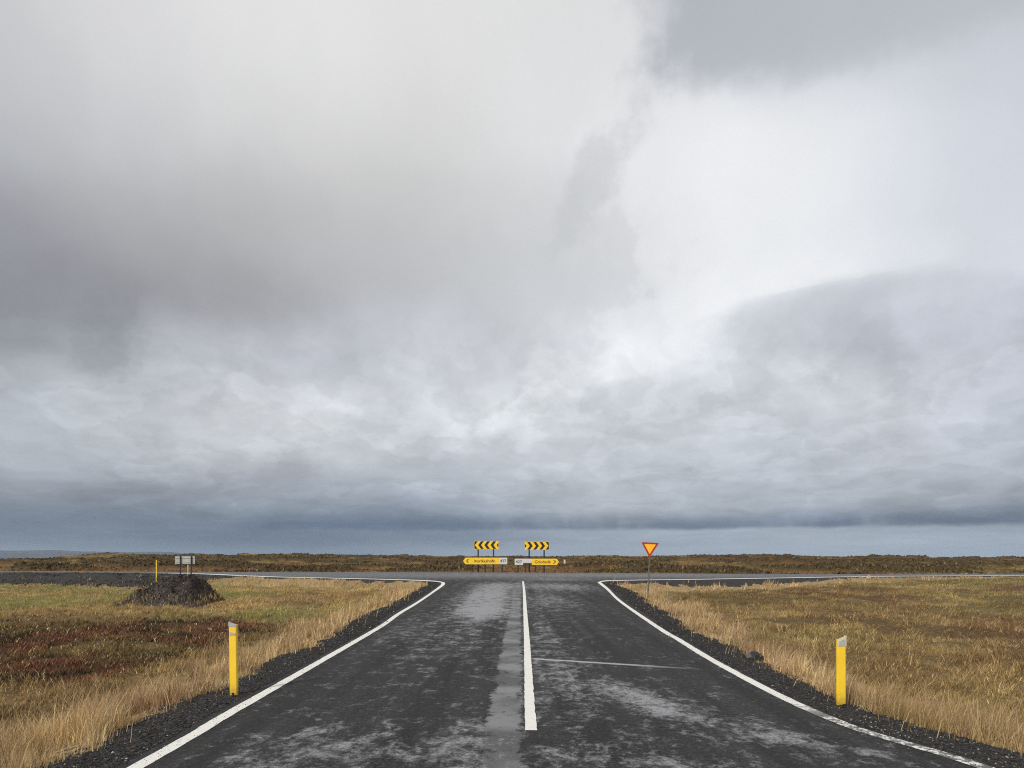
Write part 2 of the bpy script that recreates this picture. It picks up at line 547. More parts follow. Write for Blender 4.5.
def asphalt_nodes(nt, pos):
    """fresh dark chip seal with pale patches of wear, bleeding and painted-in wet sheen; returns colour, roughness, bump height"""
    vor = nd(nt, 'ShaderNodeTexVoronoi', Scale=75.0)
    nt.links.new(pos, vor.inputs['Vector'])
    chip = vor.outputs['Color']
    sepc = nd(nt, 'ShaderNodeSeparateColor')
    nt.links.new(chip, sepc.inputs[0])
    big = nnoise(nt, pos, 0.55, 5, 0.6)
    spk = nnoise(nt, pos, 42, 4, 0.75)
    c = nmix(nt, sepc.outputs[0], (0.008, 0.008, 0.0084, 1), (0.035, 0.0348, 0.0346, 1))
    c = nmix(nt, nrange(nt, spk, 0.58, 0.76), c, (0.105, 0.103, 0.10, 1))
    mott = nnoise(nt, pos, 16, 7, 0.82)
    mv = nrange(nt, mott, 0.30, 0.70, 0.42, 1.7)
    cm = nd(nt, 'ShaderNodeVectorMath', operation='SCALE')
    nt.links.new(c, cm.inputs[0])
    nt.links.new(mv, cm.inputs['Scale'])
    c = cm.outputs[0]
    c = nmix(nt, nrange(nt, big, 0.3, 0.75, 0, 0.35), c, (0.034, 0.034, 0.035, 1))
    # pale patches, wear plus damp sky sheen painted as colour: where (gaussian footprints in metres) times torn noise
    sx = nd(nt, 'ShaderNodeSeparateXYZ')
    nt.links.new(pos, sx.inputs[0])
    X, Y = sx.outputs[0], sx.outputs[1]

    def foot(x, y, rx, ry, amp, slant=0.0):
        u = nmath(nt, 'DIVIDE', nmath(nt, 'SUBTRACT', nmath(nt, 'SUBTRACT', X, x), nmath(nt, 'MULTIPLY', nmath(nt, 'SUBTRACT', Y, y), slant)), rx)
        v = nmath(nt, 'DIVIDE', nmath(nt, 'SUBTRACT', Y, y), ry)
        d = nmath(nt, 'ADD', nmath(nt, 'MULTIPLY', u, u), nmath(nt, 'MULTIPLY', v, v))
        return nmath(nt, 'MULTIPLY', nmath(nt, 'POWER', 0.4, d), amp)

    feet = [(-1.05, 29, 1.2, 7.0, 0.85, 0.0), (-0.9, 21.0, 0.85, 3.2, 0.75, 0), (-0.9, 40, 1.6, 5.5, 0.55, 0), (2.6, 38, 1.9, 5.0, 0.6, 0), (1.5, 26, 0.9, 5, 0.42, 0),
            (1.55, 8.1, 0.42, 1.3, 0.62, -0.22), (2.5, 6.4, 0.22, 0.7, 0.4, -0.2), (-1.6, 6.0, 0.75, 0.9, 0.40, 0.2),
            (0.55, 14.5, 0.55, 5.5, 0.30, 0), (0.6, 9.3, 0.35, 2.5, 0.28, 0), (-1.3, 13.5, 0.9, 3.0, 0.26, 0), (1.0, 5.6, 0.9, 0.5, 0.30, 0),
            (-0.35, 5.8, 0.4, 1.2, 0.35, 0), (3.0, 6.0, 0.25, 0.4, 0.3, -0.3), (-4, 62, 12, 5, 0.30, 0), (10, 60, 10, 4, 0.35, 0), (3.2, 50, 3.0, 4.0, 0.45, 0), (-2.5, 16.5, 0.5, 3, 0.18, 0)]
    tot = None
    for f in feet:
        g = foot(*f)
        tot = g if tot is None else nmath(nt, 'ADD', tot, g)
    # a bled strip along the left side of the centre line
    cx = nmath(nt, 'ADD', nmath(nt, 'MULTIPLY', Y, 0.0128), -0.17)
    su = nmath(nt, 'DIVIDE', nmath(nt, 'SUBTRACT', X, cx), 0.20)
    strip = nmath(nt, 'POWER', 0.4, nmath(nt, 'POWER', nmath(nt, 'ABSOLUTE', su), 4.0))
    mp = nd(nt, 'ShaderNodeMapping')
    mp.inputs['Scale'].default_value = (1.25, 0.85, 1)
    nt.links.new(pos, mp.inputs[0])
    torn = nnoise(nt, mp.outputs[0], 2.3, 9, 0.72, 0.5)
    streaky = nnoise(nt, mp.outputs[0], 7.0, 6, 0.7, 0.2)
    fine = nnoise(nt, pos, 55, 3, 0.7)
    t = nmath(nt, 'ADD', nmath(nt, 'MULTIPLY', torn, 0.62), nmath(nt, 'MULTIPLY', streaky, 0.38))
    t = nmath(nt, 'ADD', t, nmath(nt, 'ADD', nmath(nt, 'MULTIPLY', nmath(nt, 'SUBTRACT', fine, 0.5), 0.14), nmath(nt, 'MULTIPLY', nmath(nt, 'SUBTRACT', mott, 0.5), 0.30)))
    ml = nd(nt, 'ShaderNodeMapping')
    ml.inputs['Scale'].default_value = (2.6, 0.10, 1)
    nt.links.new(pos, ml.inputs[0])
    track = nnoise(nt, ml.outputs[0], 1.0, 4, 0.6)
    cm2 = nd(nt, 'ShaderNodeVectorMath', operation='SCALE')
    nt.links.new(c, cm2.inputs[0])
    nt.links.new(nrange(nt, track, 0.30, 0.70, 0.72, 1.38), cm2.inputs['Scale'])
    c = cm2.outputs[0]
    t = nmath(nt, 'ADD', t, nmath(nt, 'MULTIPLY', nmath(nt, 'SUBTRACT', track, 0.5), 0.10))
    t2 = nmath(nt, 'ADD', t, nmath(nt, 'MULTIPLY', tot, 0.27))
    worn_sheen = nmath(nt, 'MULTIPLY', nrange(nt, t2, 0.53, 0.74), nrange(nt, nmath(nt, 'ADD', nmath(nt, 'MULTIPLY', mott, 0.5), nmath(nt, 'MULTIPLY', fine, 0.5)), 0.36, 0.58, 0.45, 1.0))
    stripn = nmath(nt, 'MULTIPLY', nmath(nt, 'MULTIPLY', nrange(nt, nmath(nt, 'ADD', strip, nmath(nt, 'MULTIPLY', nmath(nt, 'SUBTRACT', t, 0.5), 4.2)), 0.35, 0.80), nrange(nt, Y, 47.0, 40.0)), nmath(nt, 'ADD', 0.25, nmath(nt, 'MULTIPLY', nrange(nt, nnoise(nt, pos, 0.9, 3), 0.4, 0.62), 0.4)))
    worn_sheen = nmath(nt, 'MAXIMUM', worn_sheen, stripn)
    # main road painted paler grey-blue: its wet sheen put into the colour
    road_sheen = nrange(nt, nmath(nt, 'ADD', Y, nmath(nt, 'MULTIPLY', torn, 14.0)), 51.0, 66.0)
    c = nmix(nt, nmath(nt, 'MULTIPLY', road_sheen, 0.8), c, nmix(nt, nrange(nt, t, 0.38, 0.62), (0.060, 0.062, 0.066, 1), (0.19, 0.194, 0.202, 1)))
    worn_sheen = nmath(nt, 'MULTIPLY', worn_sheen, nmath(nt, 'SUBTRACT', 1.0, nmath(nt, 'MULTIPLY', road_sheen, 0.5)))
    c = nmix(nt, nmath(nt, 'MULTIPLY', worn_sheen, 0.95), c, (0.30, 0.307, 0.32, 1))
    # an old pale transverse joint across the right lane
    jy = nmath(nt, 'SUBTRACT', nmath(nt, 'ADD', Y, nmath(nt, 'MULTIPLY', X, 0.42)), 11.45)
    jy = nmath(nt, 'ADD', jy, nmath(nt, 'MULTIPLY', nmath(nt, 'SUBTRACT', nnoise(nt, pos, 3, 3), 0.5), 0.10))
    jm = nmath(nt, 'MULTIPLY', nrange(nt, nmath(nt, 'ABSOLUTE', jy), 0.10, 0.04), nmath(nt, 'MULTIPLY', nrange(nt, X, 0.3, 0.4), nrange(nt, X, 3.0, 1.6)))
    c = nmix(nt, nmath(nt, 'MULTIPLY', jm, 0.95), c, (0.36, 0.355, 0.35, 1))
    rough = nmath(nt, 'SUBTRACT', 0.92, nmath(nt, 'MULTIPLY', nmath(nt, 'MAXIMUM', worn_sheen, nmath(nt, 'MULTIPLY', road_sheen, 0.6)), 0.46))
    hgt = nmath(nt, 'ADD', nmath(nt, 'MULTIPLY', vor.outputs['Distance'], -1.0), nmath(nt, 'MULTIPLY', spk, 0.6))
    return c, rough, hgt, worn_sheen


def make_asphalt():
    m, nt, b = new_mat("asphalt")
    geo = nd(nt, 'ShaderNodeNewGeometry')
    c, r, h, worn_sheen = asphalt_nodes(nt, geo.outputs['Position'])
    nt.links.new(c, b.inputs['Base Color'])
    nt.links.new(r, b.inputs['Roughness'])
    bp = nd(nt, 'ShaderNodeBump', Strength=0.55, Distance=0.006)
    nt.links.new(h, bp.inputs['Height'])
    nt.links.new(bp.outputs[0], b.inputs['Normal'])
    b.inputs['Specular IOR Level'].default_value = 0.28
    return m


def make_line_paint():
    m, nt, b = new_mat("road_paint")
    geo = nd(nt, 'ShaderNodeNewGeometry')
    p = geo.outputs['Position']
    n1 = nnoise(nt, p, 26, 5, 0.7)
    n2 = nnoise(nt, p, 1.7, 4, 0.6)
    wear = nrange(nt, nmath(nt, 'ADD', nmath(nt, 'MULTIPLY', n1, 0.7), nmath(nt, 'MULTIPLY', n2, 0.3)), 0.55, 0.72)
    # the right-hand line is scuffed where gravel spills over it
    sx = nd(nt, 'ShaderNodeSeparateXYZ')
    nt.links.new(p, sx.inputs[0])
    scuff = nmath(nt, 'MULTIPLY', nrange(nt, sx.outputs[0], 3.1, 3.25), nrange(nt, sx.outputs[1], 8.6, 7.0))
    gap = nmath(nt, 'MULTIPLY', scuff, nrange(nt, nmath(nt, 'ABSOLUTE', nmath(nt, 'SUBTRACT', sx.outputs[1], 7.36)), 0.22, 0.10))
    k = nrange(nt, nmath(nt, 'ADD', nnoise(nt, p, 11, 5, 0.7), nmath(nt, 'MULTIPLY', scuff, 0.09)), 0.52, 0.62)
    wear = nmath(nt, 'MAXIMUM', nmath(nt, 'MULTIPLY', wear, 0.5), nmath(nt, 'MULTIPLY', k, nmath(nt, 'ADD', nmath(nt, 'MULTIPLY', scuff, 0.8), 0.12)))
    wear = nmath(nt, 'MAXIMUM', wear, nmath(nt, 'MULTIPLY', gap, 0.95))
    c = nmix(nt, wear, (0.72, 0.71, 0.665, 1), (0.05, 0.05, 0.05, 1))
    nt.links.new(c, b.inputs['Base Color'])
    b.inputs['Roughness'].default_value = 0.6
    bp = nd(nt, 'ShaderNodeBump', Strength=0.4, Distance=0.004)
    nt.links.new(n1, bp.inputs['Height'])
    nt.links.new(bp.outputs[0], b.inputs['Normal'])
    return m


def lava_colour(nt, p, scale=1.0):
    vor = nd(nt, 'ShaderNodeTexVoronoi', Scale=38.0 * scale)
    nt.links.new(p, vor.inputs['Vector'])
    sc = nd(nt, 'ShaderNodeSeparateColor')
    nt.links.new(vor.outputs['Color'], sc.inputs[0])
    c = nmix(nt, sc.outputs[0], (0.014, 0.0135, 0.014, 1), (0.060, 0.056, 0.054, 1))
    c = nmix(nt, nrange(nt, sc.outputs[1], 0.93, 0.99), c, (0.12, 0.115, 0.11, 1))
    return c, vor.outputs['Distance']


def make_ground():
    m, nt, b = new_mat("moor_ground")
    geo = nd(nt, 'ShaderNodeNewGeometry')
    p = geo.outputs['Position']
    at = nd(nt, 'ShaderNodeVertexColor', layer_name='Col')
    gv = nd(nt, 'ShaderNodeVertexColor', layer_name='Zone')
    sg = nd(nt, 'ShaderNodeSeparateColor')
    nt.links.new(gv.outputs[0], sg.inputs[0])
    lava, dist = lava_colour(nt, p)
    n1 = nnoise(nt, p, 9, 5, 0.65)
    n2 = nnoise(nt, p, 0.35, 6, 0.65)
    soil = nmix(nt, nrange(nt, n1, 0.3, 0.7), at.outputs[0], nmix(nt, 1.0, at.outputs[0], (0.45, 0.42, 0.40, 1), 'MULTIPLY'))
    soil = nmix(nt, nrange(nt, n2, 0.52, 0.70, 0, 0.5), soil, nmix(nt, 1.0, at.outputs[0], (0.5, 0.46, 0.42, 1), 'MULTIPLY'))
    edge = nmath(nt, 'ADD', sg.outputs[0], nmath(nt, 'MULTIPLY', nmath(nt, 'SUBTRACT', n1, 0.5), 0.5))
    g = nrange(nt, edge, 0.42, 0.58)
    c = nmix(nt, g, soil, lava)
    nt.links.new(c, b.inputs['Base Color'])
    b.inputs['Roughness'].default_value = 0.95
    b.inputs['Specular IOR Level'].default_value = 0.2
    bp = nd(nt, 'ShaderNodeBump', Strength=0.8, Distance=0.02)
    nt.links.new(nmath(nt, 'ADD', nmath(nt, 'MULTIPLY', dist, -1.0), n1), bp.inputs['Height'])
    nt.links.new(bp.outputs[0], b.inputs['Normal'])
    return m


def make_foliage(name, trans=0.3):
    m, nt, b = new_mat(name)
    at = nd(nt, 'ShaderNodeVertexColor', layer_name='Col')
    nt.links.new(at.outputs[0], b.inputs['Base Color'])
    b.inputs['Roughness'].default_value = 0.7
    b.inputs['Specular IOR Level'].default_value = 0.15
    tr = nd(nt, 'ShaderNodeBsdfTranslucent')
    nt.links.new(at.outputs[0], tr.inputs[0])
    mx = nd(nt, 'ShaderNodeMixShader')
    mx.inputs[0].default_value = trans
    nt.links.new(b.outputs[0], mx.inputs[1])
    nt.links.new(tr.outputs[0], mx.inputs[2])
    nt.links.new(mx.outputs[0], nt.nodes['Material Output'].inputs['Surface'])
    return m


def make_lava(name, scale=1.0, tint=(1, 1, 1, 1)):
    m, nt, b = new_mat(name)
    tc = nd(nt, 'ShaderNodeNewGeometry')
    c, d = lava_colour(nt, tc.outputs['Position'], scale)
    c = nmix(nt, 1.0, c, tint, 'MULTIPLY')
    nt.links.new(c, b.inputs['Base Color'])
    b.inputs['Roughness'].default_value = 0.92
    bp = nd(nt, 'ShaderNodeBump', Strength=0.9, Distance=0.05)
    nt.links.new(d, bp.inputs['Height'])
    nt.links.new(bp.outputs[0], b.inputs['Normal'])
    return m


M_ASPH = make_asphalt()
M_LINE = make_line_paint()
M_GROUND = make_ground()
M_GRASS = make_foliage("dry_grass", 0.28)
M_HEATH = make_foliage("heath_leaves", 0.12)
M_LAVA = make_lava("lava_rubble", 0.35)
M_MOUND = make_lava("mound_rubble", 0.3, (0.98, 0.82, 0.74, 1))
M_STONE = make_foliage("lava_chippings", 0.0)

# ------------------------------------------------------------------ road plan (metres; camera over the origin looking along +Y)
L_APP = [(-3.05, -40), (-3.03, -5), (-3.02, 5.5), (-3.05, 7.1), (-3.08, 10), (-3.16, 16.3), (-3.33, 20.1), (-3.48, 25.8), (-3.95, 37.5), (-4.19, 41.5),
         (-4.55, 44.2), (-5.6, 46.6), (-8, 48.9), (-14, 52.6), (-19, 55.3), (-24.4, 60.2), (-31, 66.0), (-40, 69.6), (-55, 72.2), (-120, 77), (-300, 112)]
R_APP = [(3.95, -40), (3.9, -5), (3.88, 4), (3.79, 5.5), (3.43, 6.57), (3.31, 7.3), (3.25, 8.4), (3.25, 10), (3.28, 11.6), (3.39, 14), (3.47, 16.2), (4.09, 26),
         (4.9, 35), (5.48, 42.2), (5.75, 44.6), (6.7, 46.9), (9, 48.3), (13, 49.6), (20.7, 52.8), (31, 57), (46, 60), (80, 66), (150, 81), (300, 116)]
FAR = [(-300, 118), (-120, 83), (-55, 77), (-35, 74), (-15, 72), (0, 70.5), (8, 69), (17, 66.5), (25, 65), (33, 64), (47, 65.6), (80, 71.5), (150, 86.5), (300, 122)]
LL = smooth_line(L_APP, 8)
RL = smooth_line(R_APP, 8)
FL = smooth_line(FAR, 6)


def offset(line, d):
    t = np.gradient(line, axis=0)
    t /= np.linalg.norm(t, axis=1)[:, None] + 1e-9
    return line + np.stack([-t[:, 1], t[:, 0]], 1) * d


LE = offset(LL, 0.16)
RE = offset(RL, -0.12)
POLY = np.concatenate([LE, FL, RE[::-1]])


def road_dist(x, y):
    """signed distance to the asphalt outline, positive outside"""
    x = np.asarray(x, float).ravel()
    y = np.asarray(y, float).ravel()
    A = POLY
    B = np.roll(POLY, -1, axis=0)
    out = np.empty(len(x))
    for s in range(0, len(x), 40000):
        px, py = x[s:s + 40000, None], y[s:s + 40000, None]
        ex, ey = (B - A)[None, :, 0], (B - A)[None, :, 1]
        wx, wy = px - A[None, :, 0], py - A[None, :, 1]
        t = np.clip((wx * ex + wy * ey) / (ex * ex + ey * ey + 1e-12), 0, 1)
        d2 = (wx - ex * t) ** 2 + (wy - ey * t) ** 2
        d = np.sqrt(d2.min(1))
        c = ((A[None, :, 1] > py) != (B[None, :, 1] > py)) & (px < (B - A)[None, :, 0] * (py - A[None, :, 1]) / ((B - A)[None, :, 1] + 1e-12) + A[None, :, 0])
        ins = c.sum(1) % 2 == 1
        out[s:s + 40000] = np.where(ins, -d, d)
    return out


RIM_PX = np.array([-2500, -300, 0, 40, 62, 90, 120, 180, 240, 330, 360, 430, 520, 640, 690, 760, 800, 840, 920, 1024, 1400, 3500])
RIM_Y = np.array([557, 557, 558.6, 558.2, 556.5, 555.3, 554.6, 555.0, 554.8, 553.6, 554.6, 555.6, 556.2, 555.8, 554.6, 555.0, 555.8, 557.0, 556.8, 557.2, 557, 557])
RIM_AZ = np.arctan((RIM_PX - 512) / 683)


def gravel_width(x, y):
    w = 0.74 + 1.0 * (fbm(x, y, 1.3, 4, 5) - 0.5) * np.where(x > 0, 1.25, 0.8) + 0.5 * (fbm(x, y, 0.35, 2, 6) - 0.5)
    w = w + 0.25 * ss(y, 14, 24) * ss(y, 44, 38)
    w = w + 0.55 * ss(y, 16, 30) * ss(y, 46, 38) * (x > 0)
    w = w + 7.5 * ss(-x, 22, 34) * ss(y, 40, 52)
    w = w + 1.1 * ss(x, 6.5, 14) * ss(y, 36, 46) * ss(x, 34, 14)
    w = w - 0.25 * ss(-x, 5, 7) * ss(y, 38, 46) * ss(-x, 30, 24)
    w = np.where(side_far(x, y) > 0.5, np.minimum(w, 0.8), w)
    return w


def side_far(x, y):
    """1 beyond the cross road"""
    fy = np.interp(x, FL[:, 0], FL[:, 1])
    return (y > fy - 1).astype(float)


def terrain(x, y, d=None):
    x = np.asarray(x, float).ravel()
    y = np.asarray(y, float).ravel()
    r = np.hypot(x, y)
    if d is None:
        d = np.full(len(x), 400.0)
        k = r < 430
        d[k] = road_dist(x[k], y[k])
    far = side_far(x, y)
    drop = 0.45 + 0.5 * ss(-x, 18, 34) * ss(y, 35, 50)
    by_main = ss(y, 38, 46)
    drop = drop + 0.2 * by_main * (1 - ss(-x, 18, 34)) - 0.35 * by_main * ss(x, 10, 34)
    wide = 2.6 - 1.1 * by_main + 7.6 * ss(-x, 18, 34) * ss(y, 35, 50) + 1.2 * by_main * ss(x, 4, 8)
    drop = drop * (1 - far) + 0.12 * far
    t = ss(d, 0.25, wide)
    z = np.where(d < 0, -0.03, -0.012 - drop * t)
    und = (fbm(x, y, 6.0, 4, 3) - 0.5) * 0.55 + (fbm(x, y, 0.9, 3, 9) - 0.5) * 0.30
    z = z + und * ss(d, 0.7, 4.0) * (1 - far)
    z = z + (fbm(x, y, 1.3, 4, 23) - 0.5) * 0.5 * ss(-x, 20, 30) * ss(d, 0.3, 2.5) * ss(y, 40, 50) * (1 - far)
    z = z + (fbm(x, y, 0.25, 2, 21) - 0.5) * 0.03 * ss(d, 0.05, 0.4) * (r < 60)
    hum = (fbm(x, y, 11.0, 4, 31) - 0.42) * 1.2 + 0.7 * ss(fbm(x, y, 9, 4, 123), 0.50, 0.64) + (fbm(x, y, 2.6, 3, 37) - 0.5) * 0.75
    hum = hum * (0.15 + 1.3 * fbm(x, y, 38, 3, 43))
    z = z + hum * ss(d, 1.0, 16.0) * far
    # the moor rises to an uneven rim and falls away behind it
    a = np.arctan2(x, np.maximum(y, 1e-6))
    rim = 1.7 + (556 - np.interp(a, RIM_AZ, RIM_Y)) / 683 * 340 * np.cos(a)
    rimn = rim - 1.0 + (fbm(x, y, 30, 5, 51, 0.6) - 0.5) * 4.0
    front = ss(y, 60, 120)
    up = ss(r, 110, 330) * front
    z = z * (1 - up) + (rimn + hum * 0.9) * up
    dn = ss(r, 350, 900)
    z = z - dn * 14 - ss(r, 900, 5000) * 25
    return z, d


def build_ground():
    az = np.concatenate([np.arange(-180, -54, 3.0), np.arange(-54, 54, 0.125), np.arange(54, 180, 3.0)])
    az = np.radians(az)
    rr = np.concatenate([np.array([0.3, 0.8]), np.geomspace(1.4, 400, 720), np.geomspace(425, 10500, 34)])
    A, RR = np.meshgrid(az, rr)
    x, y = (RR * np.sin(A)).ravel(), (RR * np.cos(A)).ravel()
    z, d = terrain(x, y)
    n = len(az)
    verts = np.concatenate([np.stack([x, y, z], 1), [[0, 0, -0.03]]])
    i = np.arange(len(rr) - 1)[:, None] * n
    j = np.arange(n)[None, :]
    jn = (j + 1) % n
    quads = np.stack([i + j, i + n + j, i + n + jn, i + jn], -1).reshape(-1, 4)[:, ::-1]
    jj = np.arange(n)
    tris = np.stack([np.full(n, len(verts) - 1), (jj + 1) % n, jj], 1)
    colr = soil_colour(x, y, d)
    colr = np.concatenate([colr, [[0.05, 0.05, 0.05]]])
    gw = gravel_width(x, y)
    zone = np.clip(0.5 - (d - gw) / np.maximum(0.5, 0.3 * gw), 0, 1)
    zone = np.concatenate([zone, [1.0]])
    me = np_mesh("ground", verts, quads, tris, colr, smooth=True)
    at = me.color_attributes.new('Zone', 'FLOAT_COLOR', 'POINT')
    c4 = np.zeros((len(verts), 4), dtype=np.float32)
    c4[:, 0] = zone
    c4[:, 3] = 1
    at.data.foreach_set('color', c4.ravel())
    o = link("ground", me, M_GROUND)
    prop(o, kind='structure')
    return o


# plant colours (linear reflectance)
STRAW = np.array([0.68, 0.515, 0.275])
PINK = np.array([0.46, 0.31, 0.19])
GOLD = np.array([0.38, 0.275, 0.115])
OLIVE = np.array([0.235, 0.187, 0.075])
GREEN = np.array([0.24, 0.225, 0.078])
BROWN = np.array([0.22, 0.132, 0.062])
RUST = np.array([0.155, 0.076, 0.042])
DARK = np.array([0.050, 0.040, 0.022])


def lerp(a, b, t):
    return a + (b - a) * t[..., None]


def field_zone(x, y, d):
    """masks: straw verge, reddish heath, and the field colour"""
    gw = gravel_width(x, y)
    vw = np.where(x < 0, 1.65, 1.3) * (0.2 + 1.7 * fbm(x, y, 2.0, 4, 71))
    verge = ss(d - gw, vw + 0.9, vw - 0.5) * ss(y, 64, 52)
    red = np.zeros_like(x)
    n = fbm(x, y, 3.4, 4, 83)
    # low red-brown heath in the left field
    lx = ss(-x + 1.6 * (fbm(x, y, 1.8, 3, 87) - 0.5), 5.3 + 0.045 * y, 7.6 + 0.055 * y)
    red = lx * ss(y, 10.2, 12.6) * ss(y, 25, 20) * ss(n, 0.12, 0.34) * (x < 0)
    c = lerp(np.broadcast_to(GOLD, x.shape + (3,)), OLIVE, ss(fbm(x, y, 3.0, 4, 91), 0.42, 0.60))
    c = lerp(c, BROWN, ss(fbm(x, y, 4.5, 4, 95), 0.42, 0.58) * np.where(x > 0, 0.95, 0.55))
    c = c * (1 + 0.45 * ss(y, 20, 28) * (x < 0))[..., None]
    c = lerp(c, BROWN * 0.85, 0.45 * (x > 0) * ss(fbm(x, y, 7.0, 4, 97), 0.40, 0.60))
    g = ss(fbm(x, y, 5.0, 4, 99), 0.45, 0.60) * np.where(x < 0, 0.9 * ss(y, 18, 26), 0.12 + 0.40 * ss(y, 26, 40))
    c = lerp(c, GREEN * 1.4, g)
    c = lerp(c, GOLD * 1.15, ss(fbm(x, y, 2.0, 3, 103), 0.58, 0.72) * 0.7)
    return verge, red, c, gw


def heath_colour(x, y):
    n1, n2, n3 = fbm(x, y, 16, 4, 111), fbm(x, y, 7, 4, 117), fbm(x, y, 3, 3, 119)
    c = lerp(np.broadcast_to(BROWN * 0.62, x.shape + (3,)), OLIVE * 0.62, ss(n1, 0.44, 0.58))
    c = lerp(c, RUST * 0.62, ss(n2, 0.54, 0.66) * 0.45)
    c = lerp(c, GOLD * 0.62, ss(n3, 0.54, 0.68) * 0.6 * ss(n1, 0.38, 0.52))
    c = lerp(c, DARK, ss(fbm(x, y, 9, 4, 123), 0.52, 0.62) * 0.9)
    return c * np.array([1.52, 1.42, 1.28])


def soil_colour(x, y, d):
    verge, red, c, gw = field_zone(x, y, d)
    c = c * 0.62
    c = lerp(c, STRAW * 0.55, verge)
    c = lerp(c, RUST * 0.6, red)
    far = side_far(x, y)
    c = lerp(c, heath_colour(x, y) * 0.9, far)
    return np.clip(c, 0.005, 1)


build_ground()


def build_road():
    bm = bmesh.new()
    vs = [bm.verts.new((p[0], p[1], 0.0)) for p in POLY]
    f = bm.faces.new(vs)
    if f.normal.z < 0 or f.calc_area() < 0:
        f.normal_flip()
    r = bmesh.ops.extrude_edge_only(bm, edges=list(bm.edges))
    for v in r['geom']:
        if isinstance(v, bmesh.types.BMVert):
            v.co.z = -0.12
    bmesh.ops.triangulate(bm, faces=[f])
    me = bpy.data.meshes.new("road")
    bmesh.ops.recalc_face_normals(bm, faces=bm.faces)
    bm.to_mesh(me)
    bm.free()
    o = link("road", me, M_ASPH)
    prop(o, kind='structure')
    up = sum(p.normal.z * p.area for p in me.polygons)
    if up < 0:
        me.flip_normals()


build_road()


def stripe(name, line, width, z=0.004, jag=0.0025):
    t = np.gradient(line, axis=0)
    t /= np.linalg.norm(t, axis=1)[:, None] + 1e-9
    nrm = np.stack([-t[:, 1], t[:, 0]], 1)
    n = len(line)
    width = np.broadcast_to(width, n)
    wl = width / 2 + RNG.normal(0, jag, n)
    wr = width / 2 + RNG.normal(0, jag, n)
    a, b = line + nrm * wl[:, None], line - nrm * wr[:, None]
    v = np.concatenate([np.c_[a, np.full(n, z)], np.c_[b, np.full(n, z)]])
    i = np.arange(n - 1)
    q = np.stack([i + n, i + n + 1, i + 1, i], 1)
    me = np_mesh(name, v, q)
    o = link(name, me, M_LINE)
    prop(o, kind='structure')


def resample(line, step):
    seg = np.r_[0, np.cumsum(np.linalg.norm(np.diff(line, axis=0), axis=1))]
    s = np.arange(0, seg[-1], step)
    return np.stack([np.interp(s, seg, line[:, 0]), np.interp(s, seg, line[:, 1])], 1)


def edge_stripe(line):
    ln = resample(line[np.abs(line[:, 0]) < 130], 0.12)
    # the paint is broader round the corners and along the main road
    stripe("edge_line", ln, 0.135 + 0.09 * ss(ln[:, 1], 30, 42) + 0.68 * ss(np.abs(np.gradient(ln, axis=0)[:, 0]) / 0.12, 0.22, 0.75) * ss(ln[:, 1], 42, 45))


edge_stripe(LL[LL[:, 0] > -36])
edge_stripe(RL)
stripe("centre_line", resample(smooth_line([(0.188, 6.65), (0.205, 8), (0.30, 13.8), (0.42, 22), (0.60, 34), (0.74, 46)], 8), 0.1), 0.115)


# ------------------------------------------------------------------ blades and leaves
def blade_mesh(name, base, H, W, lean, face, colr, tipw=0.15, tipcol=None):
    """a bent tapering blade per row of base"""
    n = len(base)
    fx, fy = np.cos(face) * W / 2, np.sin(face) * W / 2
    zero = np.zeros(n)
    v = np.empty((n, 5, 3), dtype=np.float32)
    mid = base + np.stack([lean[:, 0] * 0.35, lean[:, 1] * 0.35, H * 0.58], 1)
    tip = base + np.stack([lean[:, 0], lean[:, 1], H], 1)
    side = np.stack([fx, fy, zero], 1)
    v[:, 0], v[:, 1] = base - side, base + side
    v[:, 2], v[:, 3] = mid - side * 0.75, mid + side * 0.75
    v[:, 4] = tip
    k = np.arange(n)[:, None] * 5
    quads = k + np.array([[0, 1, 3, 2]])
    tris = k + np.array([[2, 3, 4]])
    c = np.repeat(colr[:, None, :], 5, axis=1)
    if tipcol is not None:
        c[:, 4] = tipcol
        c[:, 2:4] = 0.5 * (c[:, 2:4] + tipcol[:, None, :])
    return np_mesh(name, v.reshape(-1, 3), quads, tris, np.clip(c.reshape(-1, 3), 0.004, 0.9))


def scatter(n, a0, a1, r0, r1):
    a = RNG.uniform(R(a0), R(a1), n)
    r = np.exp(RNG.uniform(math.log(r0), math.log(r1), n))
    return r * np.sin(a), r * np.cos(a), r


def tufts(n_tuft, per, a0, a1, r0, r1, spread):
    x, y, r = scatter(n_tuft, a0, a1, r0, r1)
    t = RNG.random((n_tuft, 3))
    x, y, r, t = (np.repeat(v, per, axis=0) for v in (x, y, r, t))
    s = spread * np.maximum(1, r / 18)
    x = x + RNG.normal(0, 1, len(x)) * s
    y = y + RNG.normal(0, 1, len(x)) * s
    return x, y, r, t


